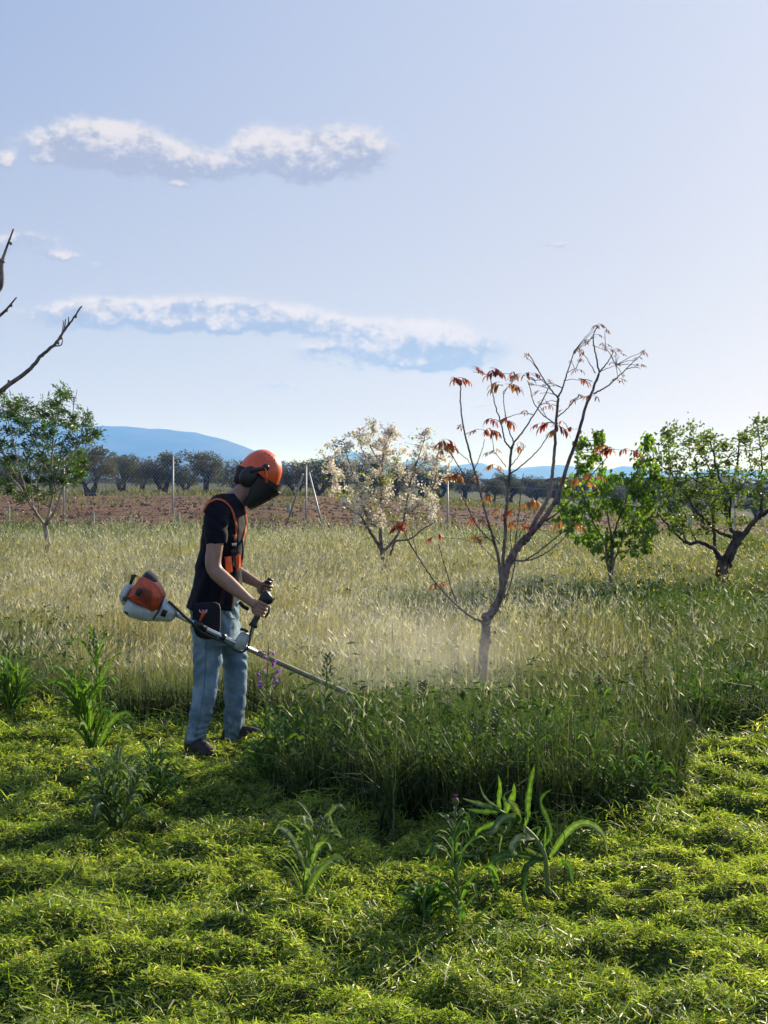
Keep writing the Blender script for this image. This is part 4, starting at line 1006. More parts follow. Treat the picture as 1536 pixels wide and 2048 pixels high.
# distant woods that read as one dark band
mb = MB()
for _ in range(520):
    Y = random.uniform(330, 1100); px = random.uniform(-250, 1800); x = (px-768)/F*Y; r = random.uniform(3, 7)
    V = []; bmx = bmesh.new(); bmesh.ops.create_icosphere(bmx, subdivisions=2, radius=1.0)
    for v in bmx.verts:
        s_ = 1+0.35*(mnoise.noise(v.co*2.3+Vector((x, Y, 0))))
        V.append((x+v.co.x*r*1.6*s_, Y+v.co.y*r*1.3*s_, -3.2+max(-.2, v.co.z+.35)*r*.55*s_))
    mb.add(V, [[tuple(q.index for q in f.verts) for f in bmx.faces]], (0.035, 0.042, 0.022)); bmx.free()
o = mb.build('far_woods', M['olive']); o['kind'] = 'stuff'
# ------------------------------------------------------------------ fence, guards, shrub
M['galv'] = simple('galvanised_steel', (0.33, 0.34, 0.36), 0.55, 0.4, var=0.15, scale=30)
M['wire'] = simple('fence_wire', (0.42, 0.45, 0.48), 0.5, 0.4)
FP = [(-190, 37.5, 2.45), (128, 37, 2.30), (346, 35.5, 2.165), (612, 32.5, 1.865), (895, 32, 1.49), (1178, 31, 1.30), (1470, 30.5, 1.15), (1760, 30, 1.0)]
fx = (612-768)/F*32.5
fence = thing('wire_fence', 'galvanised chain-link fence on slim metal posts in front of the ploughed field', 'fence', (fx, 32.5, gz(fx, 32.5)))
tops = []
for (px, D, zt) in FP:
    x = (px-768)/F*D; z0 = gz(x, D)
    mb = MB(); mb.tube([(x, D, z0-.1), (x, D, zt)], 0.024, 10); mb.ball((x, D, zt), (0.033, 0.033, 0.018), seg=10, ring=5)
    mb.build('post', M['galv'], fence); tops.append(Vector((x, D, zt)))
for (a, b_) in [((606,948), (576,1040)), ((618,946), (649,1068))]:
    D0 = 32.5; p0 = at(*a, D0); sgn = -1 if b_[0] < 612 else 1
    D1 = 33.6 if sgn < 0 else 32.0; p1 = at(*b_, D1)
    mb = MB(); mb.tube([p0, p1+(p1-p0)*0.12], 0.024, 8); mb.build('brace', M['galv'], fence)
mb = MB()
for i in range(len(tops)-1):
    a, b_ = tops[i], tops[i+1]; ga, gb = gz(a.x, a.y)+.04, gz(b_.x, b_.y)+.04
    Lh = (Vector((b_.x, b_.y, 0))-Vector((a.x, a.y, 0))).length; cell = 0.11
    def P2(s, t):    # s along in metres, t 0..1 height
        f = s/Lh; return Vector((a.x+(b_.x-a.x)*f, a.y+(b_.y-a.y)*f-0.035, (ga+(gb-ga)*f)*(1-t)+(a.z-.04+(b_.z-a.z)*f)*t))
    Hh = (a.z-ga+b_.z-gb)/2; nn = int((Lh+Hh)/cell)
    for k2 in range(nn):
        s0 = k2*cell
        for sg in (1, -1):
            q0 = (s0-Hh if sg > 0 else s0, 0.0); q1 = (s0 if sg > 0 else s0-Hh, 1.0)
            # clip to the panel
            pts = []
            for (sa, ta), (sb, tb) in (((q0), (q1)),):
                t0, t1 = 0.0, 1.0
                for lim, sgn2 in ((0.0, 1), (Lh, -1)):
                    da, db = (sa-lim)*sgn2, (sb-lim)*sgn2
                    if da < 0 and db < 0: t1 = -1; break
                    if da < 0: t0 = max(t0, da/(da-db))
                    if db < 0: t1 = min(t1, da/(da-db))
                if t1 > t0: pts = [P2(sa+(sb-sa)*t0, ta+(tb-ta)*t0), P2(sa+(sb-sa)*t1, ta+(tb-ta)*t1)]
            if pts: mb.tube(pts, 0.0015, 3, cap=False)
    for t in (0.02, 0.5, 0.985): mb.tube([P2(0, t), P2(Lh, t)], 0.003, 3, cap=False)
o = mb.build('wire_mesh', M['wire'], fence); o['kind'] = 'stuff'

M['guard'] = simple('pale_green_guard', (0.26, 0.36, 0.25), 0.6)
M['stake'] = simple('weathered_stake', (0.42, 0.40, 0.38), 0.8, var=0.2)
for (px, top, D, r, lab) in [(357,1029,40,.055,'pale green tree guard tube just right of the tall fence post'),(186,1026,42,.05,'pale green tree guard tube right of the almond stems'),
        (17,1012,44,.055,'pale green tree guard tube at the far left of the ploughed field'),(577,1008,60,.09,'pale green tree guard tube beside the left fence brace'),
        (1381,1030,38,.06,'pale green tree guard tube behind the gnarled apple limbs')]:
    x = (px-768)/F*D; z0 = gz(x, D); zt = at(px, top, D).z; mb = MB()
    t = thing('tree_guard', lab, 'tree guard', (x, D, z0), 'tree guards in the ploughed field')
    mb.tube([(x, D, z0-.02), (x, D, zt)], r, 10, cap=False); mb.tube([(x, D, zt), (x, D, z0)], r*0.9, 10, cap=False); mb.build('sleeve', M['guard'], t)
    mb = MB(); mb.tube([(x+r*.5, D, z0-.1), (x+r*.4, D, zt+.05)], .012, 6); mb.build('stake', M['stake'], t)
mb = MB(); x = (895-768)/F*20
D = 34; x = (525-768)/F*D; z0 = gz(x, D)
sh = thing('shrub', 'dry grey-brown shrub by the fence in front of the man', 'shrub', (x, D, z0)); wd_ = MB(); PP = []
for _ in range(34):
    a0 = random.uniform(0, 6.28); r_ = random.uniform(.1, .5); tip = Vector((x+math.cos(a0)*r_, D+math.sin(a0)*r_, z0+random.uniform(.35, .68)))
    base_ = Vector((x+math.cos(a0)*.06, D+math.sin(a0)*.06, z0-.05)); wd_.tube([base_, (base_+tip)/2+Vector((0,0,.06)), tip], [.012,.008,.003], 4, cap=False)
    for _ in range(32): PP.append(tuple(base_.lerp(tip, random.uniform(.35, 1.05))+Vector([random.gauss(0, .05) for _ in range(3)])))
wd_.build('stems', M['bark'], sh); PP = np.array(PP); n = len(PP)
V, f, c_ = leaf_arrays(PP, R.randn(n, 3), R.randn(n, 3), .03+.04*R.rand(n), .016+.01*R.rand(n), lerp(A(.09,.07,.05), A(.20,.17,.12), R.rand(n)), .1)
o = link('foliage', mesh_np('foliage', V, f, c_, False), M['olive'], sh); o['kind'] = 'stuff'

# ------------------------------------------------------------------ the man
def loft(mb, rings, sides=20, sub=4, flat=False, pw=2.0):
    """rings: (px, py, D, half width in picture plane, half depth)"""
    Q = crom([(*at(r[0], r[1], r[2]), r[3], r[4]) for r in rings], sub)
    n = len(Q); V = []
    for i, q in enumerate(Q):
        a = Vector(Q[min(i+1, n-1)][:3])-Vector(Q[max(i-1, 0)][:3]); t = a.normalized()
        if flat: e1, e2 = Vector((1,0,0)), Vector((0,1,0))
        else:
            e1 = t.cross(Vector((0,1,0))).normalized(); e2 = e1.cross(t).normalized()
        for k2 in range(sides):
            th = 2*math.pi*k2/sides; c, s = math.cos(th), math.sin(th)
            cc, ss = math.copysign(abs(c)**(2/pw), c), math.copysign(abs(s)**(2/pw), s)
            V.append(Vector(q[:3])+e1*(q[3]*cc)+e2*(q[4]*ss))
    qd = [(i*sides+k2, i*sides+(k2+1) % sides, (i+1)*sides+(k2+1) % sides, (i+1)*sides+k2) for i in range(n-1) for k2 in range(sides)]
    V += [Vector(Q[0][:3]), Vector(Q[-1][:3])]; c0 = n*sides
    tr = [(c0, (k2+1) % sides, k2) for k2 in range(sides)]+[(c0+1, (n-1)*sides+k2, (n-1)*sides+(k2+1) % sides) for k2 in range(sides)]
    mb.add([tuple(v) for v in V], [qd, tr])
def melt(mb, voxel, it=4, fn=None):
    """union of closed shapes as one smooth skin; fn moves each vertex along its normal"""
    me = mb.mesh('tmp'); o = bpy.data.objects.new('tmp', me); COL.objects.link(o)
    r = o.modifiers.new('r', 'REMESH'); r.mode = 'VOXEL'; r.voxel_size = voxel; r.use_smooth_shade = True
    s = o.modifiers.new('s', 'SMOOTH'); s.factor = 0.5; s.iterations = it
    dg = bpy.context.evaluated_depsgraph_get(); me2 = bpy.data.meshes.new_from_object(o.evaluated_get(dg))
    bpy.data.objects.remove(o); bpy.data.meshes.remove(me)
    n = len(me2.vertices); co = np.empty(n*3); me2.vertices.foreach_get('co', co); co = co.reshape(-1, 3)
    no = np.empty(n*3); me2.vertex_normals.foreach_get('vector', no); no = no.reshape(-1, 3)
    if fn is not None:
        d = np.array([fn(Vector(c), Vector(m_)) for c, m_ in zip(co, no)]); co = co+no*d[:, None]
        me2.vertices.foreach_set('co', co.ravel().astype(np.float32)); me2.update()
    return me2
def nz(v, sx, sy, sz, off=0.0): return mnoise.noise(Vector((v.x*sx+off, v.y*sy+off, v.z*sz+off)))

M['skin'] = simple('skin', (0.34, 0.195, 0.14), 0.5, 0, 0.35, var=0.12, scale=25)
M['skin'].node_tree.nodes['Principled BSDF'].inputs['Subsurface Weight'].default_value = 0.08
M['skin'].node_tree.nodes['Principled BSDF'].inputs['Subsurface Radius'].default_value = (0.02, 0.008, 0.004)
M['shirt'] = simple('black_cotton', (0.009, 0.009, 0.015), 0.9, 0, 0.15, var=0.25, scale=120)
M['shirt'].node_tree.nodes['Principled BSDF'].inputs['Sheen Weight'].default_value = 0.04
m, nt, b = mat('washed_denim')
t = nt.nodes.new('ShaderNodeTexCoord'); f1 = fbm(t.outputs['Object'], 9, 4, 0.6); f2 = fbm(t.outputs['Object'], 160, 3, 0.7)
c = mixc(smooth(f1, 0.3, 0.7), (0.10, 0.175, 0.25), (0.26, 0.365, 0.445)); c = mixc(smooth(f2, 0.35, 0.75)*0.25, c, (0.10, 0.15, 0.23))
sp3 = nt.nodes.new('ShaderNodeSeparateXYZ'); nt.links.new(t.outputs['Object'], sp3.inputs[0])
stain = (1.0-smooth(E(sp3.outputs[2])+fbm(t.outputs['Object'], 14, 4, .6)*0.30, 0.22, 0.52))*smooth(fbm(t.outputs['Object'], 34, 4, .7), 0.42, 0.6)
c = mixc(stain*0.6, c, (0.10, 0.115, 0.045))
nt.links.new(c, b.inputs['Base Color']); b.inputs['Roughness'].default_value = 0.85; b.inputs['Specular IOR Level'].default_value = 0.2
bn = nt.nodes.new('ShaderNodeBump'); bn.inputs['Strength'].default_value = 0.5; bn.inputs['Distance'].default_value = 0.006
nt.links.new((f2*0.3+fbm(t.outputs['Object'], 28, 4, 0.6)).s, bn.inputs['Height']); nt.links.new(bn.outputs[0], b.inputs['Normal'])
M['denim'] = m
M['boot'] = simple('brown_leather', (0.022, 0.014, 0.013), 0.6, 0, 0.4, var=0.4, scale=40, bump=0.3)
M['sole'] = simple('boot_sole', (0.03, 0.026, 0.024), 0.9)
M['hair'] = simple('dark_hair', (0.02, 0.014, 0.011), 0.7, var=0.3, scale=150, bump=0.5)
M['orange'] = simple('orange_plastic', (0.78, 0.10, 0.018), 0.38, 0, 0.5, var=0.16, scale=12, coat=0.35)
M['orange_strap'] = simple('orange_webbing', (0.50, 0.10, 0.03), 0.85, var=0.2, scale=200)
M['cover'] = simple('weathered_orange_plastic', (0.52, 0.075, 0.022), 0.42, 0, 0.5, var=0.35, scale=16)
M['black'] = simple('black_plastic', (0.012, 0.012, 0.015), 0.42, 0, 0.5)
M['foam'] = simple('black_padding', (0.012, 0.012, 0.017), 0.8, 0, 0.3, var=0.2, scale=90, bump=0.2)
M['white'] = simple('pale_grey_plastic', (0.44, 0.48, 0.45), 0.45, 0, 0.4, var=0.22, scale=14)
M['steel'] = simple('bright_tube', (0.62, 0.64, 0.66), 0.28, 0.85, var=0.08, scale=30)
M['dusty'] = simple('dusty_tube', (0.20, 0.21, 0.13), 0.7, 0.1, var=0.35, scale=25)

GX = (420-768)/F*7.4
man = thing('person', 'man in orange helmet with black visor, black t-shirt and blue jeans, holding a brush cutter', 'person', (GX, 7.4, gz(GX, 7.4)))
HD = 7.40; HO = at(519, 945, HD); Fv = Vector((.815, 0, -.58)); Uv = Vector((.58, 0, .815)); Sv = Vector((0, -1, 0))
def H(f, u, s=0.0): return HO+Fv*f+Uv*u+Sv*s
HM = Matrix((Fv, Sv, Uv)).transposed()
body = MB()
body.ball(H(-.012, -.03), (.102, .077, .105), HM, seg=20, ring=14)
body.ball(H(.030, -.095), (.068, .060, .085), HM, seg=18, ring=12)
body.ball(H(.050, -.160), (.040, .042, .030), HM, seg=14, ring=10)
body.ball(H(.080, -.045), (.022, .055, .016), HM, seg=12, ring=8)
body.tube([H(.088, -.058), H(.112, -.095), H(.108, -.108)], [.010, .014, .012], 8)
body.ball(H(.090, -.133), (.012, .022, .006), HM, seg=10, ring=6); body.ball(H(.086, -.143), (.012, .019, .006), HM, seg=10, ring=6)
for s in (-1, 1): body.ball(H(-.012, -.075, s*.078), (.022, .008, .03), HM, seg=10, ring=8)
loft(body, [(502,962,HD,.052,.056),(492,978,HD,.056,.056),(480,992,HD,.060,.060),(466,1006,HD,.075,.085),(455,1020,HD,.09,.12)], 18, 3)
loft(body, [(455,1015,7.4,.07,.14),(450,1050,7.4,.10,.18),(447,1110,7.4,.095,.155),(437,1170,7.4,.105,.15),(428,1215,7.4,.115,.155),(430,1260,7.4,.11,.16)], 20, 3, True)
loft(body, [(422,1240,7.33,.055,.06),(416,1310,7.32,.050,.055),(411,1378,7.31,.045,.045),(401,1430,7.31,.04,.04),(392,1490,7.31,.033,.035)], 14, 3)
loft(body, [(450,1240,7.48,.055,.06),(466,1310,7.50,.048,.055),(470,1378,7.51,.042,.045),(469,1430,7.51,.038,.04),(470,1486,7.51,.038,.04)], 14, 3)
# right arm (near) and left arm (far)
loft(body, [(436,1010,7.27,.045,.06),(433,1030,7.21,.052,.055),(431,1065,7.17,.050,.050),(429,1098,7.15,.0465,.047),(426,1122,7.14,.045,.044),(430,1141,7.13,.043,.043),(446,1157,7.12,.043,.042),(466,1174,7.11,.039,.040),(484,1189,7.10,.032,.034),(499,1201,7.09,.026,.030),(511,1210,7.085,.027,.030)], 16, 4)
loft(body, [(446,1012,7.54,.045,.06),(450,1035,7.60,.052,.055),(455,1070,7.65,.048,.050),(459,1105,7.68,.045,.046),(462,1130,7.69,.043,.043),(474,1144,7.69,.040,.041),(491,1154,7.68,.036,.037),(506,1162,7.67,.030,.032),(517,1168,7.665,.025,.029),(524,1172,7.66,.026,.028)], 16, 4)
fing = MB()
grips = []
for (bpx, tpx, D, nsgn, knob) in [((506,1252), (533,1190), 7.12, -1, 0), ((517,1212), (541,1158), 7.63, 1, 1)]:
    B0 = at(*bpx, D); T0 = at(*tpx, D); a = (T0-B0).normalized(); p = Vector((a.z, 0, -a.x)); nv = Vector((0, nsgn, 0))
    cpx = (521,1219) if not knob else (530,1180)
    Cg = at(*cpx, D); grips.append((B0, T0, a, p, nv, Cg))
    PM = Matrix((p, nv, a)).transposed()
    body.ball(Cg+nv*.028-p*.006, (.036, .0165, .044), PM, seg=16, ring=12)
    body.ball(Cg+nv*.018-p*.030+a*.0, (.020, .018, .036), PM, seg=14, ring=10)
    for i, (s, ln, rr) in enumerate([(.034, 1.0, .0090), (.0135, 1.06, .0094), (-.0075, 1.0, .0090), (-.027, .84, .0080)]):
        pts = []
        for ang, rad in [(128, .036), (95, .037), (62, .0375), (28, .030), (-12, .0285), (-55, .028), (-95*ln, .027)]:
            th = math.radians(ang); pts.append(tuple(Cg+a*(s+(.004 if rad > .035 else 0))+(p*math.cos(th)+nv*math.sin(th))*rad))
        sm = crom(pts, 4); rads = [rr*(1.12-.32*k2/(len(sm)-1))*(1+.07*math.cos(k2/(len(sm)-1)*math.pi*6)) for k2 in range(len(sm))]
        fing.tube([Vector(v) for v in sm], rads, 10); fing.ball(Vector(sm[-1]), rads[-1], seg=10, ring=6)
        fing.ball(Vector(sm[4]), rr*1.2, seg=10, ring=6)
    th_ = crom([tuple(Cg-p*.022+nv*.020-a*.012), tuple(Cg-p*.034+nv*.006+a*.010), tuple(Cg-p*.026-nv*.018+a*.030), tuple(Cg-p*.004-nv*.029+a*.036)], 5)
    rads = [.0135-.005*k2/(len(th_)-1) for k2 in range(len(th_))]
    fing.tube([Vector(v) for v in th_], rads, 10); fing.ball(Vector(th_[-1]), rads[-1], seg=10, ring=6)
me = melt(body, .0065, 5)
# fingers belong to the same mesh as the body, kept apart from one another
bm = bmesh.new(); bm.from_mesh(me); fm = fing.mesh('f'); bm.from_mesh(fm); bm.to_mesh(me); bm.free(); bpy.data.meshes.remove(fm)
for pl in me.polygons: pl.use_smooth = True
me.materials.clear(); me.name = 'body'
link('body', me, M['skin'], man)
for s in (-1, 1):
    mb = MB(); mb.ball(H(.086, -.068, s*.031), .0115, seg=12, ring=8); mb.build('eye', simple('eye_white', (.55, .52, .5), .2), man)
    mb = MB(); mb.ball(H(.0935, -.070, s*.031), .0055, seg=10, ring=6); mb.build('iris', simple('iris_brown', (.03, .015, .01), .1), man)
hb = MB(); hb.ball(H(-.030, -.035), (.094, .080, .095), HM, seg=18, ring=12); hb.ball(H(-.072, -.085), (.036, .060, .045), HM, seg=14, ring=10)
me = melt(hb, .006, 2, lambda v, n_: .003*nz(v, 90, 90, 30)); me.name = 'hair'; me.materials.clear(); link('hair', me, M['hair'], man)

# jeans
jb = MB()
loft(jb, [(430,1203,7.4,.138,.165),(430,1235,7.4,.137,.172),(431,1262,7.4,.134,.175),(436,1285,7.4,.118,.165)], 24, 3, True, 2.3)
loft(jb, [(414,1238,7.325,.090,.095),(416,1290,7.315,.083,.088),(414,1335,7.31,.078,.080),(411,1378,7.30,.069,.070),(403,1425,7.30,.062,.064),(396,1455,7.30,.056,.060),(391,1474,7.30,.056,.060),(390,1485,7.30,.056,.060)], 20, 4)
loft(jb, [(449,1240,7.48,.085,.095),(464,1290,7.49,.079,.088),(470,1335,7.50,.073,.080),(470,1378,7.51,.064,.070),(469,1425,7.51,.058,.063),(468,1460,7.51,.054,.059),(468,1474,7.51,.055,.060),(469,1483,7.51,.055,.060)], 20, 4)
def jf(v, n_):
    z = v.z; low = max(0, 1-abs(z-.16)/.20); knee = max(0, 1-abs(z-.52)/.14); hip = max(0, 1-abs(z-.84)/.16)
    d = .0045*nz(v, 7, 9, 14, 3)+.003*nz(v, 16, 16, 34, 9)
    w_ = nz(v, 5, 5, 3, 21)*6.0
    d += low*.0075*math.sin(z*120+v.x*30+w_*5+nz(v,14,14,5,8)*3)*(.25+.9*abs(nz(v, 9, 9, 9, 1)))+low*.006*nz(v,10,10,40,4) + knee*.0075*math.sin(z*88-v.x*42+w_*2)*(.4+.8*abs(nz(v, 6, 9, 6, 5))) + hip*.006*math.sin(v.x*95+z*60+w_*2)
    d += .006*(abs(nz(v, 9, 9, 15, 31))-.2)
    return d
me = melt(jb, .0065, 2, jf); me.name = 'jeans'; me.materials.clear(); jeans = link('jeans', me, M['denim'], man)
from mathutils.bvhtree import BVHTree
bmx = bmesh.new(); bmx.from_mesh(me); BJ = BVHTree.FromBMesh(bmx); bmx.free()
def seam(pts, name, w_, matl, off=.0015):
    mb = MB(); Vq = []
    sm = crom(pts, 6); q_ = []
    for v in sm:
        h = BJ.ray_cast(Vector((0, 0, EYE)), (at(v[0], v[1], 7.4)-Vector((0, 0, EYE))).normalized())
        if h[0] is not None: q_.append(h[0]+h[1]*off)
    if len(q_) > 2: mb.tube(q_, w_, 5); mb.build(name, matl, jeans)
M['thread'] = simple('denim_seam', (0.07, 0.11, 0.16), 0.9)
seam([(412,1280),(411,1330),(408,1378),(401,1425),(395,1455),(389,1478)], 'seam', .0013, M['thread'])
seam([(446,1215),(450,1226),(458,1234),(470,1238)], 'pocket_edge', .0022, M['thread'])
seam([(372,1481),(385,1484),(398,1484),(409,1480)], 'hem', .0022, M['thread'])
seam([(452,1479),(462,1481),(474,1480),(484,1477)], 'hem', .0022, M['thread'])
# T-shirt
sb = MB()
def band(py, xl, xr, b_, D=7.4): return ((xl+xr)/2, py, D, (xr-xl)/2/F*7.4, b_)
loft(sb, [band(986,446,474,.072),band(994,436,480,.11),band(1004,424,486,.165),band(1020,412,489,.195),band(1045,406,491,.205),band(1075,403,490,.20),band(1105,399,487,.185),band(1140,392,484,.178),band(1175,383,481,.18),band(1205,374,478,.188),band(1216,371,477,.190)], 28, 4, True, 2.25)
loft(sb, [(440,1012,7.28,.062,.085),(434,1024,7.215,.070,.078),(432,1045,7.185,.069,.072),(432,1068,7.17,.064,.066),(433,1088,7.165,.060,.062)], 20, 4)
loft(sb, [(446,1012,7.52,.062,.085),(450,1026,7.59,.068,.076),(454,1050,7.63,.064,.070),(458,1085,7.67,.058,.060)], 20, 4)
def sf(v, n_):
    z = v.z; low = max(0, min(1, (1.30-z)/.25))
    return .007*nz(v, 5, 6, 5, 2)+.007*(abs(nz(v, 13, 11, 7, 7))-.2)+low*.006*math.sin((v.x*.9-v.z*.35)*70+nz(v, 4, 5, 4)*4)+.003*math.sin(v.z*80+v.x*60+nz(v, 6, 6, 6)*4)*(1 if v.y < 7.25 else .3)
me = melt(sb, .007, 3, sf); me.name = 't_shirt'; me.materials.clear(); shirt = link('t_shirt', me, M['shirt'], man)
from mathutils.bvhtree import BVHTree
bmx = bmesh.new(); bmx.from_mesh(me); BV = BVHTree.FromBMesh(bmx); bmx.free()
def onshirt(px, py, off=.005, fall=7.25):
    o_ = Vector((0, 0, EYE)); d_ = (at(px, py, 7.4)-o_).normalized(); h = BV.ray_cast(o_, d_)
    if h[0] is None: 
        h = BV.find_nearest(at(px, py, fall))
    n_ = h[1]
    return h[0]+n_*off, n_
def ribbon(pn, width, thick=.003):
    mb = MB(); V = []; n = len(pn)
    for i, (p, nn) in enumerate(pn):
        t = (pn[min(i+1, n-1)][0]-pn[max(i-1, 0)][0]).normalized(); s = t.cross(nn)
        s = s.normalized() if s.length > 1e-4 else Vector((1,0,0)); n2 = s.cross(t).normalized()
        if n2.dot(nn) < 0: n2 = -n2
        for a, b_ in ((-1, 0), (-.8, 1), (.8, 1), (1, 0)): V.append(p+s*(a*width/2)+n2*(b_*thick))
    q = [(4*i+j, 4*i+(j+1) % 4, 4*i+4+(j+1) % 4, 4*i+4+j) for i in range(n-1) for j in range(4)]
    mb.add([tuple(v) for v in V], [q, ]); mb.add([tuple(v) for v in (V[:4]+V[-4:])], [[(0,1,2,3),(7,6,5,4)]]); return mb
def strap(pts, width, matl, name, off=.005, parent=None):
    sm = crom(pts, 5); return ribbon([onshirt(v[0], v[1], off) for v in sm], width).build(name, matl, parent or man, False)
strap([(404,1048),(408,1026),(417,1009),(430,1001),(444,1002),(456,1012),(465,1026),(470,1045),(471,1062),(468,1080)], .016, M['orange_strap'], 'shoulder_strap', .006)
strap([(486,1016),(490,1032),(491,1050),(487,1068),(483,1084)], .018, M['orange_strap'], 'shoulder_strap', .006)
strap([(468,1080),(467,1094),(465,1108),(462,1122)], .026, M['foam'], 'chest_strap', .007)
strap([(472,1122),(474,1145),(477,1170),(478,1192)], .030, M['foam'], 'chest_strap', .006)
strap([(452,1150),(448,1170),(444,1192),(442,1208)], .030, M['foam'], 'waist_strap', .006)
mb = MB(); mb.tube([at(485,1080,7.2), at(486,1100,7.19), at(484,1119,7.19)], .005, 6); mb.build('loose_strap_end', M['foam'], man)
for (a_, b_, w_) in [((455,1112),(456,1142),.040),((472,1110),(472,1136),.036)]:
    pn = [onshirt(a_[0]+(b_[0]-a_[0])*t, a_[1]+(b_[1]-a_[1])*t, .012) for t in (0, .33, .66, 1)]; ribbon(pn, w_, .009).build('chest_pad', M['orange'], man)
for (q, w_) in [((466,1087), .018), ((462,1103), .014), ((473,1104), .014)]:
    p_, n_ = onshirt(*q, .012); mb = MB(); mb.box(p_, (w_*1.4, .008, w_*.8), bev=.002); mb.build('buckle', M['steel'] if w_ > .015 else M['black'], man)

def pillow(mb, poly, D, half, conv, layers=11, pw=2.6, col=None, tilt=0.0):
    """plump housing: the traced outline swells through its thickness"""
    pts = [conv(p) for p in poly]; pts = crom([(a, b) for a, b in pts]+[pts[0]], 3)[:-1]
    P3 = [at(a, b, D) for a, b in pts]; c = sum(P3, Vector())/len(P3); V = []; n = len(P3)
    for i in range(layers):
        t = -1+2*i/(layers-1); s = (max(0, 1-abs(t)**pw))**(1/pw); s = max(s, .25)
        for p in P3: V.append(c+(p-c)*(s*(1-.0*t))+Vector((0, t*half, 0)))
    q = [(i*n+j, i*n+(j+1) % n, (i+1)*n+(j+1) % n, (i+1)*n+j) for i in range(layers-1) for j in range(n)]
    V += [c+Vector((0, -half, 0)), c+Vector((0, half, 0))]; c0 = layers*n
    tr = [(c0, (j+1) % n, j) for j in range(n)]+[(c0+1, (layers-1)*n+j, (layers-1)*n+(j+1) % n) for j in range(n)]
    mb.add([tuple(v) for v in V], [q, tr], col)
Z1 = zz(2.743, 200, 860); Z3 = zz(4.042, 220, 1100)
mb = MB(); pillow(mb, [(520,950),(590,945),(655,955),(662,1040),(658,1110),(640,1138),(590,1148),(540,1135),(515,1095),(508,1010)], 7.155, .022, Z1, pw=4)
hip = mb.build('hip_pad', M['foam'], man)
mb = MB(); pillow(mb, [(558,985),(582,990),(578,1010),(552,1048),(545,1040),(556,1010)], 7.125, .008, Z1); mb.build('hook', M['orange'], hip)
mb = MB(); mb.tube([at(*Z1(v), 7.12) for v in [(545,985),(550,1000),(560,1003)]], .003, 6); mb.tube([at(*Z1(v), 7.12) for v in [(586,985),(584,1000),(574,1004)]], .003, 6); mb.build('ring', M['steel'], hip)
mb = MB(); mb.tube([at(480,1205,7.2), at(487,1213,7.18), at(497,1218,7.17)], .012, 8); mb.build('belt_flap', M['foam'], man)

# helmet, ear muffs, visor
mb = MB(); V = []; NU, NV = 44, 16
for i in range(NV+1):
    th = (math.pi/2)*i/NV
    for j in range(NU):
        ph = 2*math.pi*j/NU; c, s = math.cos(ph), math.sin(ph); r = math.sin(th)**0.92
        f_ = (.124 if c > 0 else .118)*c*r; s_ = .106*s*r; u_ = .142*math.cos(th)**0.95
        u_ += .005*math.exp(-(s_/.018)**2)*math.sin(th)**0.3*math.cos(th)     # crown ridge
        u_ -= .022*max(0, math.cos(2*ph)*-1)*0*(i == NV)
        dip = -.018*max(0, -c)*(i/NV)**6+.012*abs(s)**3*(i/NV)**6
        V.append(tuple(H(f_, u_+dip-.010, s_)))
q = [(i*NU+j, i*NU+(j+1) % NU, (i+1)*NU+(j+1) % NU, (i+1)*NU+j) for i in range(1, NV) for j in range(NU)]
tr = [(0, NU+(j+1) % NU, NU+j) for j in range(NU)]
mb.add(V, [q, tr])
rim = [Vector(V[NV*NU+j]) for j in range(NU)]; rim.append(rim[0]); mb.tube(rim, .005, 6, cap=False)
# short peak
pk = []
for j in range(13):
    ph = math.radians(-62+124*j/12); c, s = math.cos(ph), math.sin(ph)
    pk.append((H(.128*c, -.002+.0*abs(s), .108*s), H(.128*c+.030*c**2, -.018, .108*s*1.02)))
VV = [tuple(x_) for a_, b_ in pk for x_ in (a_, b_)]+[tuple(Vector(x_)-Uv*.004) for a_, b_ in pk for x_ in (a_, b_)]
n = 26; mb.add(VV, [[(2*i, 2*i+1, 2*i+3, 2*i+2) for i in range(12)]+[(n+2*i+2, n+2*i+3, n+2*i+1, n+2*i) for i in range(12)]+[(2*i+1, n+2*i+1, n+2*i+3, 2*i+3) for i in range(12)]])
helm = mb.build('helmet', M['orange'], man)
for k2, (f_, s_) in enumerate([(-.030, .050), (-.008, .052), (.014, .052), (.034, .050)]):
    u_ = .142*math.sqrt(max(0, 1-(f_/.128)**2-(s_/.108)**2))-.010; nn = Vector((0,0,0))+Fv*(f_/.128**2)+Sv*(s_/.108**2)+Uv*(u_/.142**2); nn.normalize()
    rot = nn.to_track_quat('Z', 'Y').to_matrix(); mb = MB(); mb.box(H(f_, u_, s_)+nn*.001, (.010, .012, .004), rot, bev=.0015); mb.build('vent', M['black'], helm)
for s in (1, -1):
    t_ = MB()
    Mx = Matrix((Fv, Uv, Sv)).transposed()
    t_.ball(H(-.030, -.048, s*.094), (.050, .062, .028), Mx, seg=20, ring=12); muff = t_.build('ear_muff', M['black'], man)
    mb = MB(); mb.ball(H(-.030, -.048, s*.080), (.054, .066, .014), Mx, seg=20, ring=8); mb.build('cushion', M['foam'], muff)
    mb = MB(); mb.tube([H(-.035, -.02, s*.112), H(-.012, .01, s*.118), H(.016, .040, s*.112)], [.013, .012, .010], 8); mb.ball(H(.020, .048, s*.100), (.021, .021, .012), Mx, seg=14, ring=8); mb.build('adapter_arm', M['black'], muff)
m, nt, b = mat('visor_mesh')
b.inputs['Base Color'].default_value = (.008, .008, .011, 1); b.inputs['Roughness'].default_value = .65; b.inputs['Specular IOR Level'].default_value = .25
tr_ = nt.nodes.new('ShaderNodeBsdfTransparent'); mx = nt.nodes.new('ShaderNodeMixShader'); mx.inputs[0].default_value = .76
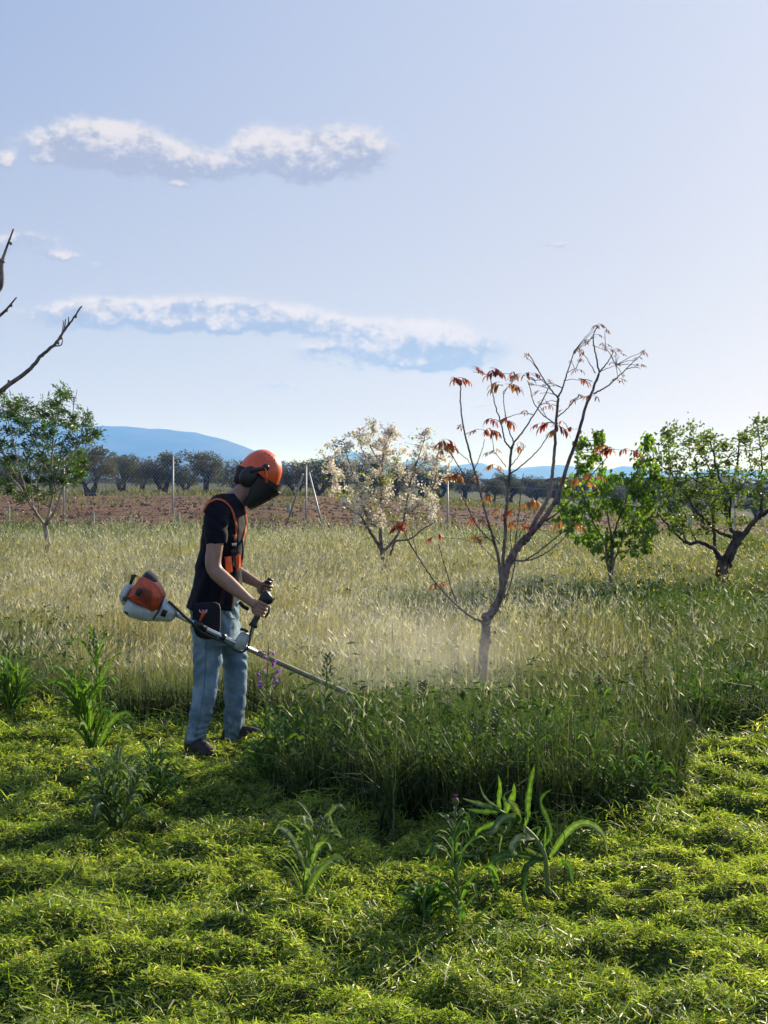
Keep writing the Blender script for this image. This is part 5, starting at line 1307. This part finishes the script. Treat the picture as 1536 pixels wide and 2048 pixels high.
nt.links.new(tr_.outputs[0], mx.inputs[1]); nt.links.new(b.outputs[0], mx.inputs[2]); nt.links.new(mx.outputs[0], nt.nodes['Material Output'].inputs['Surface'])
M['vmesh'] = m
rows = [(.010, .163, -.029), (.008, .155, -.06), (.016, .138, -.10), (.030, .115, -.145), (.037, .088, -.196)]
V = []; NC = 17
for (fs, ff, u_) in rows:
    for j in range(NC):
        ph = math.radians(-90+180*j/(NC-1)); V.append(tuple(H(fs+(ff-fs)*max(0, math.cos(ph))**.62, u_+(0.012*(1-abs(math.cos(ph)))), .098*math.sin(ph))))
mb = MB(); mb.add(V, [[(i*NC+j, i*NC+j+1, (i+1)*NC+j+1, (i+1)*NC+j) for i in range(4) for j in range(NC-1)]])
vis = mb.build('visor', M['vmesh'], man)
mb = MB()
for r0 in (0, 4): mb.tube([Vector(v) for v in V[r0*NC:(r0+1)*NC]], .0048, 6)
for j in (0, NC-1): mb.tube([Vector(V[i*NC+j]) for i in range(5)], .005, 6)
mb.build('frame', M['black'], vis)
# solid cheek panels and brow guard of the visor
for s in (0, 1):
    js = list(range(0, 6)) if s == 0 else list(range(NC-6, NC)); mb = MB(); Vs = [Vector(V[i*NC+j])*1.0+Sv*(.001 if s else -.001) for i in range(5) for j in js]
    mb.add([tuple(v) for v in Vs], [[(i*6+j, i*6+j+1, (i+1)*6+j+1, (i+1)*6+j) for i in range(4) for j in range(5)]]); mb.build('cheek_panel', M['black'], vis)
mb = MB()
br = [[tuple(H(.05+(.150+k2*.012-.05)*max(0, math.cos(math.radians(-90+180*j/16)))**.62, .004-.028*k2, .1*math.sin(math.radians(-90+180*j/16)))) for j in range(17)] for k2 in range(2)]
mb.add(br[0]+br[1], [[(j, j+1, 17+j+1, 17+j) for j in range(16)]]); mb.build('brow_guard', M['black'], vis)
for s in (1, -1):
    mb = MB(); mb.tube([H(.020, .045, s*.108), H(.055, .012, s*.112), H(.075, -.02, s*.108)], .007, 6); mb.build('visor_arm', M['orange'], vis)

# boots
def boot(ax, ay, D, dirx, diry):
    d_ = Vector((dirx, diry, 0)).normalized(); s_ = Vector((-d_.y, d_.x, 0)); c = at(ax, ay, D); c.z = gz(c.x, c.y)-.012
    mb = MB(); Mx = Matrix((d_, s_, Vector((0,0,1)))).transposed()
    mb.tube([c+Vector((0,0,.05)), c+Vector((0,0,.15))], [.046, .040], 16)
    mb.ball(c+Vector((0,0,.055))-d_*.025, (.055, .042, .058), Mx, seg=16, ring=10)
    mb.ball(c+Vector((0,0,.055))+d_*.065, (.115, .047, .055), Mx, seg=18, ring=10)
    mb.ball(c+Vector((0,0,.045))+d_*.145, (.062, .050, .042), Mx, seg=16, ring=10)
    me = melt(mb, .006, 3, lambda v, n_: .002*nz(v, 60, 60, 90)); me.name = 'boot'; me.materials.clear(); bo = link('boot', me, M['boot'], man)
    mb = MB(); out_ = []
    for k2 in range(24):
        a_ = 2*math.pi*k2/24; xx = math.cos(a_)*.142+.062; yy = math.sin(a_)*(.047+.009*math.cos(a_)); out_.append(c+d_*xx+s_*yy)
    V = [tuple(v+Vector((0,0,z_))) for z_ in (-.012, .022) for v in out_]; n = 24
    mb.add(V, [[(i, (i+1) % n, n+(i+1) % n, n+i) for i in range(n)]]); mb.add(V[:n], [[tuple(range(n))]]); mb.add(V[n:], [[tuple(range(n))]]); mb.build('sole', M['sole'], bo, False)
boot(388, 1490, 7.30, .62, -.8)
boot(470, 1490, 7.51, 1, -.18)

# ------------------------------------------------------------------ brush cutter
ED = 7.02
sp = at(404, 1255, 7.08)
bc = thing('brush_cutter', 'orange and white petrol brush cutter with long tube held at the man\'s hip', 'brush cutter', (sp.x, sp.y, gz(sp.x, sp.y)))
mb = MB(); pillow(mb, [(160,380),(128,445),(126,490),(168,530),(250,556),(345,566),(402,492),(385,470),(265,440)], ED, .100, Z3, pw=5); mb.build('fuel_tank', M['white'], bc)
mb = MB(); pillow(mb, [(155,372),(185,318),(240,240),(268,207),(322,215),(385,262),(420,325),(436,388),(385,492),(330,474),(265,440),(190,402)], ED, .112, Z3, pw=5); cov = mb.build('engine_cover', M['cover'], bc)
mb = MB(); pillow(mb, [(262,208),(302,168),(335,182),(370,225),(378,262),(322,232)], ED, .075, Z3); mb.build('filter_cap', M['black'], bc)
mb = MB(); pillow(mb, [(85,362),(108,312),(152,266),(182,284),(186,315),(158,372),(160,390),(128,448),(96,415)], ED, .085, Z3, pw=3); st = mb.build('starter_housing', M['white'], bc)
mb = MB(); mb.tube([at(*Z3(v), ED-.02) for v in [(165,275),(178,240),(190,205)]], [.008,.009,.014], 8); mb.box(at(*Z3((196,208)), ED-.02), (.022, .02, .014), bev=.004); mb.build('choke_lever', M['black'], bc)
mb = MB(); pillow(mb, [(436,388),(472,430),(532,490),(524,530),(502,572),(430,570),(348,565),(400,495)], ED, .078, Z3, pw=5); cl_ = mb.build('clutch_housing', M['white'], bc)
mb = MB(); mb.tube([at(*Z3(v), ED-.112) for v in [(438,372),(428,410),(395,490),(348,562)]], .004, 6); mb.build('seam', M['black'], bc)
def dark_slot(parent, a_, b_, D, r=.004, name='slot'):
    mb = MB(); mb.tube([at(*Z3(a_), D), at(*Z3(b_), D)], r, 5); mb.build(name, M['black'], parent)
for k2 in range(5): dark_slot(cl_, (452+k2*8-20, 462+k2*3+18), (428+k2*8-20, 512+k2*3+18), ED-.0815, .0028)
for k2 in range(9):
    t = k2/8; dark_slot(cov, (262-40*t, 300+98*t), (345-15*t, 345+112*t), ED-.119, .0016, 'grille_slot')
mb = MB(); pillow(mb, [(200,355),(228,308),(262,328),(232,372)], ED-.112, .009, Z3); mb.build('air_inlet', M['black'], cov)
for k2 in range(4): dark_slot(st, (112+k2*9, 375+k2*2), (100+k2*9, 412+k2*2), ED-.087, .0022)
mb = MB(); mb.tube([at(*Z3((150,500)), ED-.06), at(*Z3((142,515)), ED-.06)], .028, 12); mb.build('fuel_cap', M['black'], bc)
# tube
tb = [(346,1226.5,7.03),(404,1254,7.07),(452,1277,7.10),(550,1322,7.17),(725,1400,7.30),(800,1434,7.36)]
mb = MB(); mb.tube([at(*v) for v in tb[:4]], .0135, 14); mb.build('drive_tube', M['steel'], bc)
mb = MB(); p0 = at(*tb[3]); p1 = at(*tb[5]); mb.tube([p0-(p1-p0)*.14, p0, at(*tb[4]), p1], .0142, 14); mb.build('lower_tube', M['dusty'], bc)
mb = MB(); mb.tube([p1, p1+(p1-p0).normalized()*.05, p1+(p1-p0).normalized()*.10+Vector((0,0,-.05))], [.018, .028, .024], 10); hd = p1+(p1-p0).normalized()*.11+Vector((0,0,-.075)); mb.build('gearbox', M['black'], bc)
mb = MB(); mb.tube([hd+Vector((0,0,.03)), hd+Vector((0,0,-.03))], [.055, .06], 18); mb.build('trimmer_head', M['orange'], bc)
for k2 in range(2):
    mb = MB(); a_ = k2*math.pi+.5; mb.tube([hd+Vector((math.cos(a_)*r, math.sin(a_)*r, -.012-r*r*.2)) for r in (.05, .1, .15, .19)], .0014, 4); mb.build('cutting_line', M['wire'], bc)
mb = MB(); V = []
for i in range(4):
    for j in range(11):
        a_ = math.pi*.62+math.pi*.76*j/10; r = .07+.15*i/3; V.append(tuple(hd+Vector((math.cos(a_)*r, math.sin(a_)*r, .045-.05*(i/3)**2))))
mb.add(V, [[(i*11+j, i*11+j+1, (i+1)*11+j+1, (i+1)*11+j) for i in range(3) for j in range(10)]]); mb.build('guard', M['black'], bc)
mb = MB(); mb.tube([at(386,1246,7.06), at(412,1259,7.08)], .022, 10); mb.ball(at(396,1250,7.05), (.03,.02,.022), seg=10, ring=8); mb.build('suspension_clamp', M['black'], bc)
mb = MB(); mb.tube([at(441,1272,7.10), at(451,1277,7.10)], .020, 12); mb.build('clamp', M['black'], bc)
mb = MB(); pillow(mb, [(742,1150),(770,1112),(800,1105),(816,1125),(812,1165),(800,1195),(770,1205),(738,1185)], 7.13, .035, Z1, pw=4); mb.build('handle_bracket', M['white'], bc)
mb = MB(); mb.tube([at(*Z1(v), 7.09) for v in [(770,1092),(790,1096),(812,1108)]], .008, 6); mb.build('wing_bolt', M['black'], bc)
gB, gT = grips[0][0], grips[0][1]; fB, fT = grips[1][0], grips[1][1]
hub = at(486, 1284, 7.13)
mb = MB(); mb.tube([Vector(v) for v in crom([tuple(hub), tuple(at(497,1281,7.12)), tuple(at(501,1270,7.12)), tuple(gB+(gT-gB)*.1)], 5)], .0115, 12); mb.build('handlebar', M['steel'], bc)
mb = MB(); mb.tube([Vector(v) for v in crom([tuple(hub), tuple(at(495,1278,7.25)), tuple(at(505,1258,7.5)), tuple(at(512,1232,7.62)), tuple(fB+(fT-fB)*.1)], 5)], .0115, 12); mb.build('handlebar', M['steel'], bc)
for (B0, T0, *_r) in grips:
    a_ = (T0-B0); mb = MB(); mb.tube([B0-a_*.02, B0+a_*.06, B0+a_*.10, B0+a_*.5, B0+a_*.95, B0+a_*1.02], [.025, .024, .0175, .0172, .018, .017], 14); mb.build('grip', M['black'], bc)
mb = MB(); pillow(mb, [(884,905),(895,885),(915,880),(940,905),(952,925),(945,948),(915,960),(885,945)], 7.115, .030, Z1, pw=3); mb.build('control_unit', M['black'], bc)
mb = MB(); mb.tube([at(*Z1(v), 7.60) for v in [(905,838),(920,834),(936,842)]], .012, 8); mb.build('throttle_lock', M['black'], bc)
mb = MB(); mb.tube([at(*Z1(v), 7.085) for v in [(930,965),(925,1000),(905,1030)]], .006, 6); mb.build('trigger', M['black'], bc)
cb = crom([at(*Z1(v), d_).to_tuple() for v, d_ in [((838,1060),7.10),((826,1110),7.09),((820,1160),7.085),((805,1200),7.08),((775,1218),7.075),((735,1205),7.075),((695,1172),7.08),((640,1148),7.07),((560,1110),7.05),((510,1062),7.03),((470,1030),7.02),((430,990),7.01),((375,940),7.0)]], 4)
mb = MB(); mb.tube([Vector(v) for v in cb], taper(len(cb), .0052, .0075), 8); mb.build('throttle_cable', M['black'], bc)

# ------------------------------------------------------------------ individual weeds
def gpt(px, py, dD=0.0):
    D = EYE*F/(py-HZ)+dD; x = (px-768)/F*D; return Vector((x, D, gz(x, D))), D
def blade3(path, w, c0, c1, fold=.35, shape=.8, twist=0.0, hint=None):
    """one leaf with a midrib, following a 3-D path"""
    P = [Vector(v) for v in crom([tuple(v) for v in path], 5)]; n = len(P); mb = MB(); V = []; Cc = []
    hint = hint or Vector((random.gauss(0, .3), -1, .4))
    rg = [random.uniform(.86, 1.12) for _ in range(n*2+2)]; ph = random.uniform(0, 6)
    for i, p in enumerate(P):
        f = i/(n-1); t = (P[min(i+1, n-1)]-P[max(i-1, 0)]).normalized()
        s = t.cross(hint); s = s.normalized() if s.length > .05 else t.orthogonal().normalized()
        s = Matrix.Rotation(twist*f, 3, t) @ s; nn = s.cross(t).normalized()
        ww = w/2*(math.sin(math.pi*min(1, (f*.90+.10)))**shape)*(1+.10*math.sin(f*21+w*900)); ww = max(ww, w*.03)
        wv = ww*.16*math.sin(f*17+ph); wv2 = ww*.16*math.sin(f*15+ph*2)
        V += [p-s*ww*rg[2*i]+nn*(ww*fold+wv), p-s*ww*.5+nn*ww*fold*.62, p-nn*ww*.06, p+s*ww*.5+nn*ww*fold*.62, p+s*ww*rg[2*i+1]+nn*(ww*fold+wv2)]; u = f
        j_ = random.uniform(.85, 1.12); c_ = [(c0[q]*(1-u)+c1[q]*u)*j_ for q in range(3)]; Cc += [[v*.8 for v in c_], c_, [min(1, v*1.7) for v in c_], c_, [v*.85 for v in c_]]
    q = [(5*i+a, 5*i+a+1, 5*i+a+6, 5*i+a+5) for i in range(n-1) for a in (0, 1, 2, 3)]
    mb.add([tuple(v) for v in V], [q], np.array(Cc)); return mb
GD, GL, GS = (0.048, 0.105, 0.028), (0.10, 0.19, 0.035), (0.15, 0.20, 0.12)
nt = M['weed'].node_tree; E.nt = nt; b = nt.nodes['Principled BSDF']; t = nt.nodes.new('ShaderNodeTexCoord'); f1 = fbm(t.outputs['Object'], 55, 5, 0.65)
at_ = nt.nodes['Attribute']; mu = nt.nodes.new('ShaderNodeMix'); mu.data_type = 'RGBA'; mu.blend_type = 'MULTIPLY'; mu.inputs[0].default_value = 1
nt.links.new(at_.outputs['Color'], mu.inputs[6]); nt.links.new(mixc(smooth(f1, .3, .7), (.55, .6, .5), (1.2, 1.15, 1.1)), mu.inputs[7]); nt.links.new(mu.outputs[2], b.inputs['Base Color'])
for l_ in list(nt.links):
    if l_.from_node == at_ and l_.to_node != mu: nt.links.new(mu.outputs[2], l_.to_socket)
bn = nt.nodes.new('ShaderNodeBump'); bn.inputs['Strength'].default_value = .5; bn.inputs['Distance'].default_value = .004; nt.links.new(f1.s, bn.inputs['Height']); nt.links.new(bn.outputs[0], b.inputs['Normal'])
M['stem'] = leafmat('green_stem', 0.12, 0.55, 0.3)

# the big bent weed in front
Z8 = zz(2.743, 740, 1480); b0, D0 = gpt(1095, 1782)
pl = thing('bent_weed', 'large bent weed with long strap-like leaves and thick pale stem in the cut grass', 'plant', b0)
mb = MB(); sp_ = [at(*Z8(v), D0+d_) for v, d_ in [((978,850),0),((975,790),0),((968,720),0),((960,645),0),((938,583),.01),((900,530),.02),((855,485),.03),((815,448),.03),((770,420),.02),((725,395),0),((690,372),-.02)]]
mb.tube([Vector(v) for v in crom([tuple(v) for v in sp_], 3)], taper(31, .0108, .0045), 10, col=(.15,.22,.07)); mb.build('stem', M['stem'], pl)
BL = [([(862,445),(862,380),(868,300),(885,200),(905,130)],.030,-.02,0,GL,GL),([(955,583),(985,540),(990,490),(965,420),(940,365),(938,325),(962,292),(1003,268)],.022,.02,.05,GL,GD),
 ([(985,645),(1020,590),(1062,530),(1115,478),(1180,455),(1240,480),(1285,535),(1303,630)],.032,-.02,-.12,GL,GS),([(955,652),(880,645),(800,632),(730,632),(680,665),(665,720),(690,800),(715,885)],.032,0,-.22,GD,GL),
 ([(930,650),(880,680),(856,700),(845,780),(845,850),(838,925)],.030,-.02,-.2,GD,GD),([(1035,690),(1070,672),(1092,700),(1105,750),(1117,800)],.026,-.05,-.12,GL,GL),([(945,642),(905,622),(870,605),(848,588)],.020,-.02,-.1,GS,GL),
 ([(840,470),(800,425),(745,425),(705,455),(680,495),(635,512)],.040,.0,-.12,GD,GS),([(900,535),(865,535),(820,540),(785,575),(785,612),(815,632)],.038,0,-.14,GS,GS),([(715,395),(708,330),(715,260),(704,192)],.022,0,0,GL,GL),
 ([(745,405),(772,340),(792,290),(790,238)],.030,0,-.05,GL,GL),([(715,385),(650,365),(590,350),(508,320)],.026,0,-.1,GD,GS),([(705,370),(655,340),(620,300),(598,232)],.012,0,.05,GS,GS),([(715,395),(660,395),(600,392),(528,378)],.024,0,.1,GD,GD),
 ([(850,480),(862,430),(875,400),(868,360)],.020,.02,0,GL,GL),([(805,450),(818,420),(800,370),(770,340),(735,330)],.030,0,-.1,GD,GS),([(735,400),(745,350),(735,310),(750,285)],.018,.02,.1,GL,GD),([(700,520),(720,530),(712,580),(708,640)],.010,0,0,GS,GS),
 ([(870,500),(930,480),(915,530),(905,580)],.014,.05,.1,GD,GD),([(775,425),(700,450),(650,470),(590,500),(575,545)],.022,.02,.15,GD,GL),([(1000,590),(990,560),(985,500)],.012,0,0,GL,GL),([(760,425),(760,480),(730,510)],.03,.0,-.08,GD,GL),([(845,470),(850,520),(830,520)],.02,-.02,-.06,GS,GL),
 ([(955,660),(960,560),(965,475)],.012,.03,.05,GD,GL)]
for (p, w_, da, db, c0, c1) in BL:
    w_ *= .82
    m_ = len(p); blade3([at(*Z8(v), D0+da+(db-da)*i/(m_-1)) for i, v in enumerate(p)], w_, c0, c1, random.uniform(.2,.45), .75, random.uniform(-.5,.5)).build('leaf', M['weed'], pl)

def spiky_head(c, r, petals, n=26, green=(.13,.17,.07)):
    mb = MB(); mb.ball(c, (r, r, r*1.15), seg=9, ring=7, col=green)
    for _ in range(n):
        d_ = Vector([random.gauss(0, 1) for _ in range(3)]).normalized(); mb.tube([c+d_*r*.8, c+d_*r*1.5], [r*.14, r*.03], 3, cap=False, col=(.24,.28,.14))
    if petals:
        for _ in range(30):
            a_ = random.uniform(0, 6.28); q_ = random.uniform(0, .8)
            mb.tube([c+Vector((0,0,r*.9)), c+Vector((math.cos(a_)*q_*r, math.sin(a_)*q_*r, r*2.0))], [r*.09, r*.05], 3, cap=False, col=petals)
    return mb
def bell(c, r, col, dirn):
    mb = MB(); d_ = dirn.normalized(); s_ = d_.orthogonal().normalized()
    mb.tube([c, c+d_*r*.8, c+d_*r*1.5, c+d_*r*2.0], [r*.22, r*.45, r*.75, r*.95], 8, cap=False, col=col)
    for k2 in range(5):
        s2 = Matrix.Rotation(k2*1.2566, 3, d_) @ s_; b_ = c+d_*r*1.95+s2*r*.85
        mb.add([tuple(b_-d_.cross(s2)*r*.45), tuple(b_+d_*r*.5+s2*r*.5), tuple(b_+d_.cross(s2)*r*.45)], [[(0,1,2)]], col)
    mb.tube([c+d_*r, c+d_*r*2.5], [r*.08, r*.03], 3, cap=False, col=(.6,.35,.6))
    return mb
def weed(name, label, cat, px, py, top, nleaf, ll, lw, head=None, cols=(GD, GL), stems=1, r=.006, dD=0.0, up=.5, group=None, spread=1.0, droop=.5, lo=.05):
    b_, D_ = gpt(px, py, dD); pl = thing(name, label, cat, b_, group); tp = at(top[0], top[1], D_)
    for k2 in range(stems):
        tpk = tp if k2 == 0 else b_+(tp-b_)*random.uniform(.55,.92)+Vector((random.uniform(-.13,.13)*spread, random.uniform(-.12,.12), 0))
        mid = b_.lerp(tpk, .5)+Vector((random.gauss(0,.015), random.gauss(0,.015), 0)); st = [Vector(v) for v in crom([tuple(b_-Vector((0,0,.03))), tuple(mid), tuple(tpk)], 6)]
        mb = MB(); mb.tube(st, taper(len(st), r, r*.45), 7, col=(.13,.18,.07)); mb.build('stem', M['stem'], pl); h_ = (tpk-b_).length
        nl_ = int(nleaf*2.2)
        for i in range(nl_):
            f = lo+(.88-lo)*(i+random.random())/nl_; p = st[min(len(st)-2, int(f*(len(st)-1)))]; a_ = i*2.4+random.gauss(0,.4); sz = ll*1.05*(1-.5*f)*random.uniform(.5,1.15)
            o_ = Vector((math.cos(a_), math.sin(a_), 0)); q1 = p+o_*sz*.4+Vector((0,0,sz*up*.55)); q2 = p+o_*sz*.8+Vector((0,0,sz*up*.75)); q3 = p+o_*sz*1.05+Vector((0,0,sz*(up*.75-droop*random.uniform(.2,.9))))
            u = random.random(); c0 = [cols[0][j]*(1-u)+cols[1][j]*u for j in range(3)]
            blade3([p, q1, q2, q3], sz*lw*random.uniform(.5,.85), c0, [v*1.2 for v in c0], random.uniform(.15,.4), .8, random.uniform(-.7,.7), Vector((random.gauss(0,.3), random.gauss(0,.3), 1))).build('leaf', M['weed'], pl)
        if head == 'thistle':
            spiky_head(tpk, .012, (.45,.12,.42)).build('flower_head', M['petal'], pl)
            for _ in range(5):
                c = tpk+Vector((random.gauss(0,.018), random.gauss(0,.018), random.uniform(-.10,-.02))); spiky_head(c, random.uniform(.006,.010), None, 18).build('bud', M['stem'], pl)
        elif head == 'spike':
            for j in range(24):
                f = j/24; a_ = j*2.4; c = tpk+(b_-tpk).normalized()*h_*.20*f+Vector((math.cos(a_), math.sin(a_), 0))*.010*(.5+f*1.6)
                mb = MB(); d_ = Vector((math.cos(a_)*.8, math.sin(a_)*.8, .9)).normalized(); mb.tube([c, c+d_*.010, c+d_*.021], [.0022,.0062,.0012], 6, col=(.11+.05*random.random(),.16,.075)); mb.build('bud', M['stem'], pl)
        elif head == 'echium':
            for j in range(9):
                f = (j+.5)/9; a_ = j*2.4+random.random(); ax_ = st[int((1-f*.34)*(len(st)-1))]; ln = .02+.055*f; o_ = Vector((math.cos(a_), math.sin(a_)*.8, .45)); c = ax_+o_*ln
                mb = MB(); mb.tube([ax_, ax_+o_*ln*.6+Vector((0,0,.006)), c], .0022, 5, col=(.12,.13,.08)); mb.build('flower_stalk', M['stem'], pl)
                for _ in range(random.choice((2, 2, 3))):
                    d_ = Vector((random.gauss(0,.6)+o_.x, random.gauss(-.5,.5), random.gauss(.1,.4))); k3 = random.random()
                    bell(c+Vector([random.gauss(0,.006) for _ in range(3)]), random.uniform(.0068,.0105), (.27+.22*k3, .12+.09*k3, .48+.12*(1-k3)), d_).build('flower', M['petal'], pl)
    return pl
weed('thistle', 'tall leafy thistle with one pink bud, standing left of the large bent weed', 'plant', 930, 1862, (911,1603), 15, .15, .26, 'thistle', r=.007, up=.9)
weed('budding_weed', 'pale budding weed leaning right, alone in the cut grass at lower centre', 'plant', 603, 1805, (648,1640), 12, .17, .24, 'spike', (GL, GS), r=.006, up=1.3, droop=.3)
weed('purple_bugloss', 'purple flowering weed overlapping the brush cutter tube beside the jeans', 'plant', 535, 1560, (538,1285), 15, .15, .20, 'echium', r=.006, stems=1, up=.8, spread=.7)
weed('budding_weed', 'tall budding weed in front of the brush cutter tube end, right of the purple flowers', 'plant', 650, 1545, (655,1310), 10, .19, .22, 'spike', r=.006, up=.8)
weed('leafy_weed', 'upright broad-leaved weed at the tip of the brush cutter tube', 'plant', 735, 1560, (732,1395), 15, .17, .26, None, r=.006, up=1.4, droop=.2, lo=.4)
weed('budding_weed', 'budding weed at the edge of the standing grass, left of the red-leaved trunk', 'plant', 838, 1560, (846,1365), 10, .14, .2, 'spike', r=.005, up=.8)
weed('budding_weed', 'tall dark budding weed rising against straw grass at left of the man', 'plant', 205, 1478, (184,1262), 14, .22, .2, 'spike', (GD, GL), r=.006, up=1.5, droop=.3)
weed('leafy_weed', 'bright green leafy weed beside the tall budding weed at left', 'plant', 190, 1500, (150,1350), 14, .24, .2, None, (GL, GL), stems=2, r=.006, up=1.5, droop=.25)
weed('leafy_weed', 'dark leafy weed clump on the cut grass in front of the man', 'plant', 235, 1668, (228,1498), 16, .18, .18, None, (GD, GS), stems=4, r=.006, up=1.0, droop=.4, spread=1.2)
weed('leafy_weed', 'feathery green weed just left of the boots', 'plant', 292, 1610, (305,1490), 16, .17, .16, None, (GD, GD), stems=3, r=.005, up=.8)
weed('thistle', 'thistle with single violet flower standing in the right meadow', 'plant', 1202, 1500, (1200,1365), 10, .16, .25, 'thistle', r=.005, up=1.0)
weed('leafy_weed', 'dark green leafy bush at the right edge of the meadow', 'plant', 1480, 1440, (1478,1345), 14, .30, .2, None, (GD, GL), stems=5, r=.006, up=.8, spread=2.2)
weed('leafy_weed', 'yellow-green leafy weed at the left edge of the photo', 'plant', 22, 1440, (14,1320), 12, .24, .17, None, (GD, GL), stems=3, r=.006, up=1.3, droop=.2, spread=1.3)
weed('leafy_weed', 'low leafy rosette between thistle and dark hollow in the cut grass', 'plant', 850, 1850, (835,1790), 14, .13, .36, None, (GD, GL), stems=2, r=.004, up=.9)
weed('leafy_weed', 'low broad-leaved weed right below the purple flowers', 'plant', 590, 1530, (600,1410), 14, .19, .22, None, (GD, GL), stems=3, r=.005, up=.9, spread=.8)
weed('leafy_weed', 'dark leafy weed at the front of the standing grass under the tube', 'plant', 800, 1600, (800,1440), 14, .18, .2, None, (GD, GD), stems=4, r=.005, up=.8, spread=1.6)
for (px, py, tx, ty, nl, ll_, hd_, lab) in [(548,1575,560,1420,13,.17,None,'bushy leafy weed at the foot of the purple flowers'),(618,1560,612,1415,12,.17,None,'leafy weed between the purple flowers and the tall budding weed'),(700,1600,690,1440,12,.16,None,'leafy weed in the dark strip below the cutter tube tip'),(900,1640,893,1455,13,.16,None,'tall leafy weed in the standing strip left of the bent weed'),
     (985,1600,992,1420,12,.15,'spike','budding weed in the standing strip straight above the bent weed'),(1085,1640,1078,1440,13,.17,None,'leafy weed in the standing strip right of the bent weed tip'),
     (1190,1650,1196,1460,12,.16,None,'leafy weed at the front of the standing strip, right half'),(1290,1640,1284,1480,12,.15,None,'leafy weed near the right end of the standing strip'),
     (760,1540,766,1372,13,.17,None,'leafy weed just right of the cutter tube tip'),(1400,1470,1405,1350,12,.17,None,'leafy weed beside the dark bush at right'),(880,1560,875,1400,12,.15,None,'leafy weed below the dust left of the red-leaved trunk')]:
    weed('leafy_weed' if hd_ is None else 'budding_weed', lab, 'plant', px, py, (tx, ty), nl, ll_, .24, hd_, (GD, GL), stems=3, r=.005, up=.9, spread=1.4)
for (px, py, tx, ty, lab) in [(911,1440,916,1310,'thin dark grass stalk left of the red-leaved trunk base'),(938,1440,950,1305,'slanting dark grass stalk touching the red-leaved trunk base'),(786,1450,785,1250,'tall thin stalk left of the dust cloud'),(1125,1790,1127,1612,'thin pale grass stalk right of the bent weed stem'),(1290,1500,1288,1300,'tall thin dark stalk in the right meadow')]:
    b_, D_ = gpt(px, py); tp = at(tx, ty, D_); t = thing('grass_stalk', lab, 'grass', b_)
    mb = MB(); mb.tube([b_-Vector((0,0,.02)), b_.lerp(tp, .5)+Vector((.01,0,0)), tp], [.0026,.002,.0012], 5, col=(.10,.12,.05)); mb.build('stem', M['stem'], t)
    mb = MB()
    for j in range(14): 
        c = tp+(b_-tp)*.16*j/14; a_ = j*2.4; mb.tube([c, c+Vector((math.cos(a_)*.008, math.sin(a_)*.008, .018))], [.0018,.0006], 3, col=(.22,.20,.09))
    mb.build('seed_head', M['stem'], t)
# long pale straws lying bent on the cuttings
for (p, lab) in [([(740,1990),(830,1920),(905,1868),(950,1902),(962,1895)],'bent pale straw below the thistle'),([(505,1610),(530,1650),(555,1665)],'short pale straw standing by the front of the purple weed'),
                 ([(1230,1790),(1290,1800),(1350,1812)],'pale straw lying right of the bent weed'),([(90,1650),(180,1640),(215,1655)],'pale straw lying on cut grass at left')]:
    P = []
    for k2, q in enumerate(p): g_, _ = gpt(q[0], q[1]+12); g_.z += .03+.02*(k2 % 2); P.append(g_)
    mb = MB(); mb.tube([Vector(v) for v in crom([tuple(v) for v in P], 4)], .0022, 5, col=(.38,.36,.18)); o = mb.build('straw', M['stem']); tag(o, lab, 'straw')

# bits of grass thrown up by the cutter
n = 150
c_ = np.array(at(760, 1385, 7.4)); Pp = c_+R.randn(n, 3)*np.array([.42, .35, .16]); Pp[:, 2] = np.abs(Pp[:, 2]-.1)+.1
V, f, cc_ = leaf_arrays(Pp, R.randn(n, 3), R.randn(n, 3), .006+.016*R.rand(n), .002+.003*R.rand(n), lerp(A(.2,.28,.06), A(.5,.5,.25), R.rand(n)), .1)
tag(link('flying_cuttings', mesh_np('flying_cuttings', V, f, cc_, False), M['grass']), kind='stuff')
# ------------------------------------------------------------------ air
m = bpy.data.materials.new('air'); m.use_nodes = True; nt = m.node_tree; nt.nodes.clear()
o_ = nt.nodes.new('ShaderNodeOutputMaterial'); v_ = nt.nodes.new('ShaderNodeVolumePrincipled')
v_.inputs['Color'].default_value = (0.13, 0.33, 1.0, 1); v_.inputs['Absorption Color'].default_value = (1, 1, 1, 1)
v_.inputs['Density'].default_value = 2.2e-4; v_.inputs['Anisotropy'].default_value = 0.1
nt.links.new(v_.outputs[0], o_.inputs['Volume'])
mb = MB(); mb.box((0, 0, 195), (56000, 56000, 410)); o = mb.build('haze', m, None, False); o['kind'] = 'stuff'

m = bpy.data.materials.new('dust'); m.use_nodes = True; nt = m.node_tree; nt.nodes.clear(); E.nt = nt
o_ = nt.nodes.new('ShaderNodeOutputMaterial'); v_ = nt.nodes.new('ShaderNodeVolumePrincipled')
v_.inputs['Color'].default_value = (0.95, 0.95, 0.93, 1); v_.inputs['Anisotropy'].default_value = 0.45
t = nt.nodes.new('ShaderNodeTexCoord'); vm = nt.nodes.new('ShaderNodeVectorMath'); vm.operation = 'LENGTH'
nt.links.new(t.outputs['Object'], vm.inputs[0]); rad = E(vm.outputs['Value'])
nn = fbm(t.outputs['Object'], 2.2, 3, 0.6)
dn = smooth(1.0-rad, 0.0, 0.9)*smooth(nn, 0.32, 0.72)*0.48
nt.links.new(dn.s, v_.inputs['Density']); nt.links.new(v_.outputs[0], o_.inputs['Volume'])
mb = MB(); mb.ball((0,0,0), 1.0, seg=24, ring=14); o = mb.build('dust_cloud', m); o['kind'] = 'stuff'
o.location = at(810, 1325, 7.9); o.scale = (0.95, 0.75, 0.60)
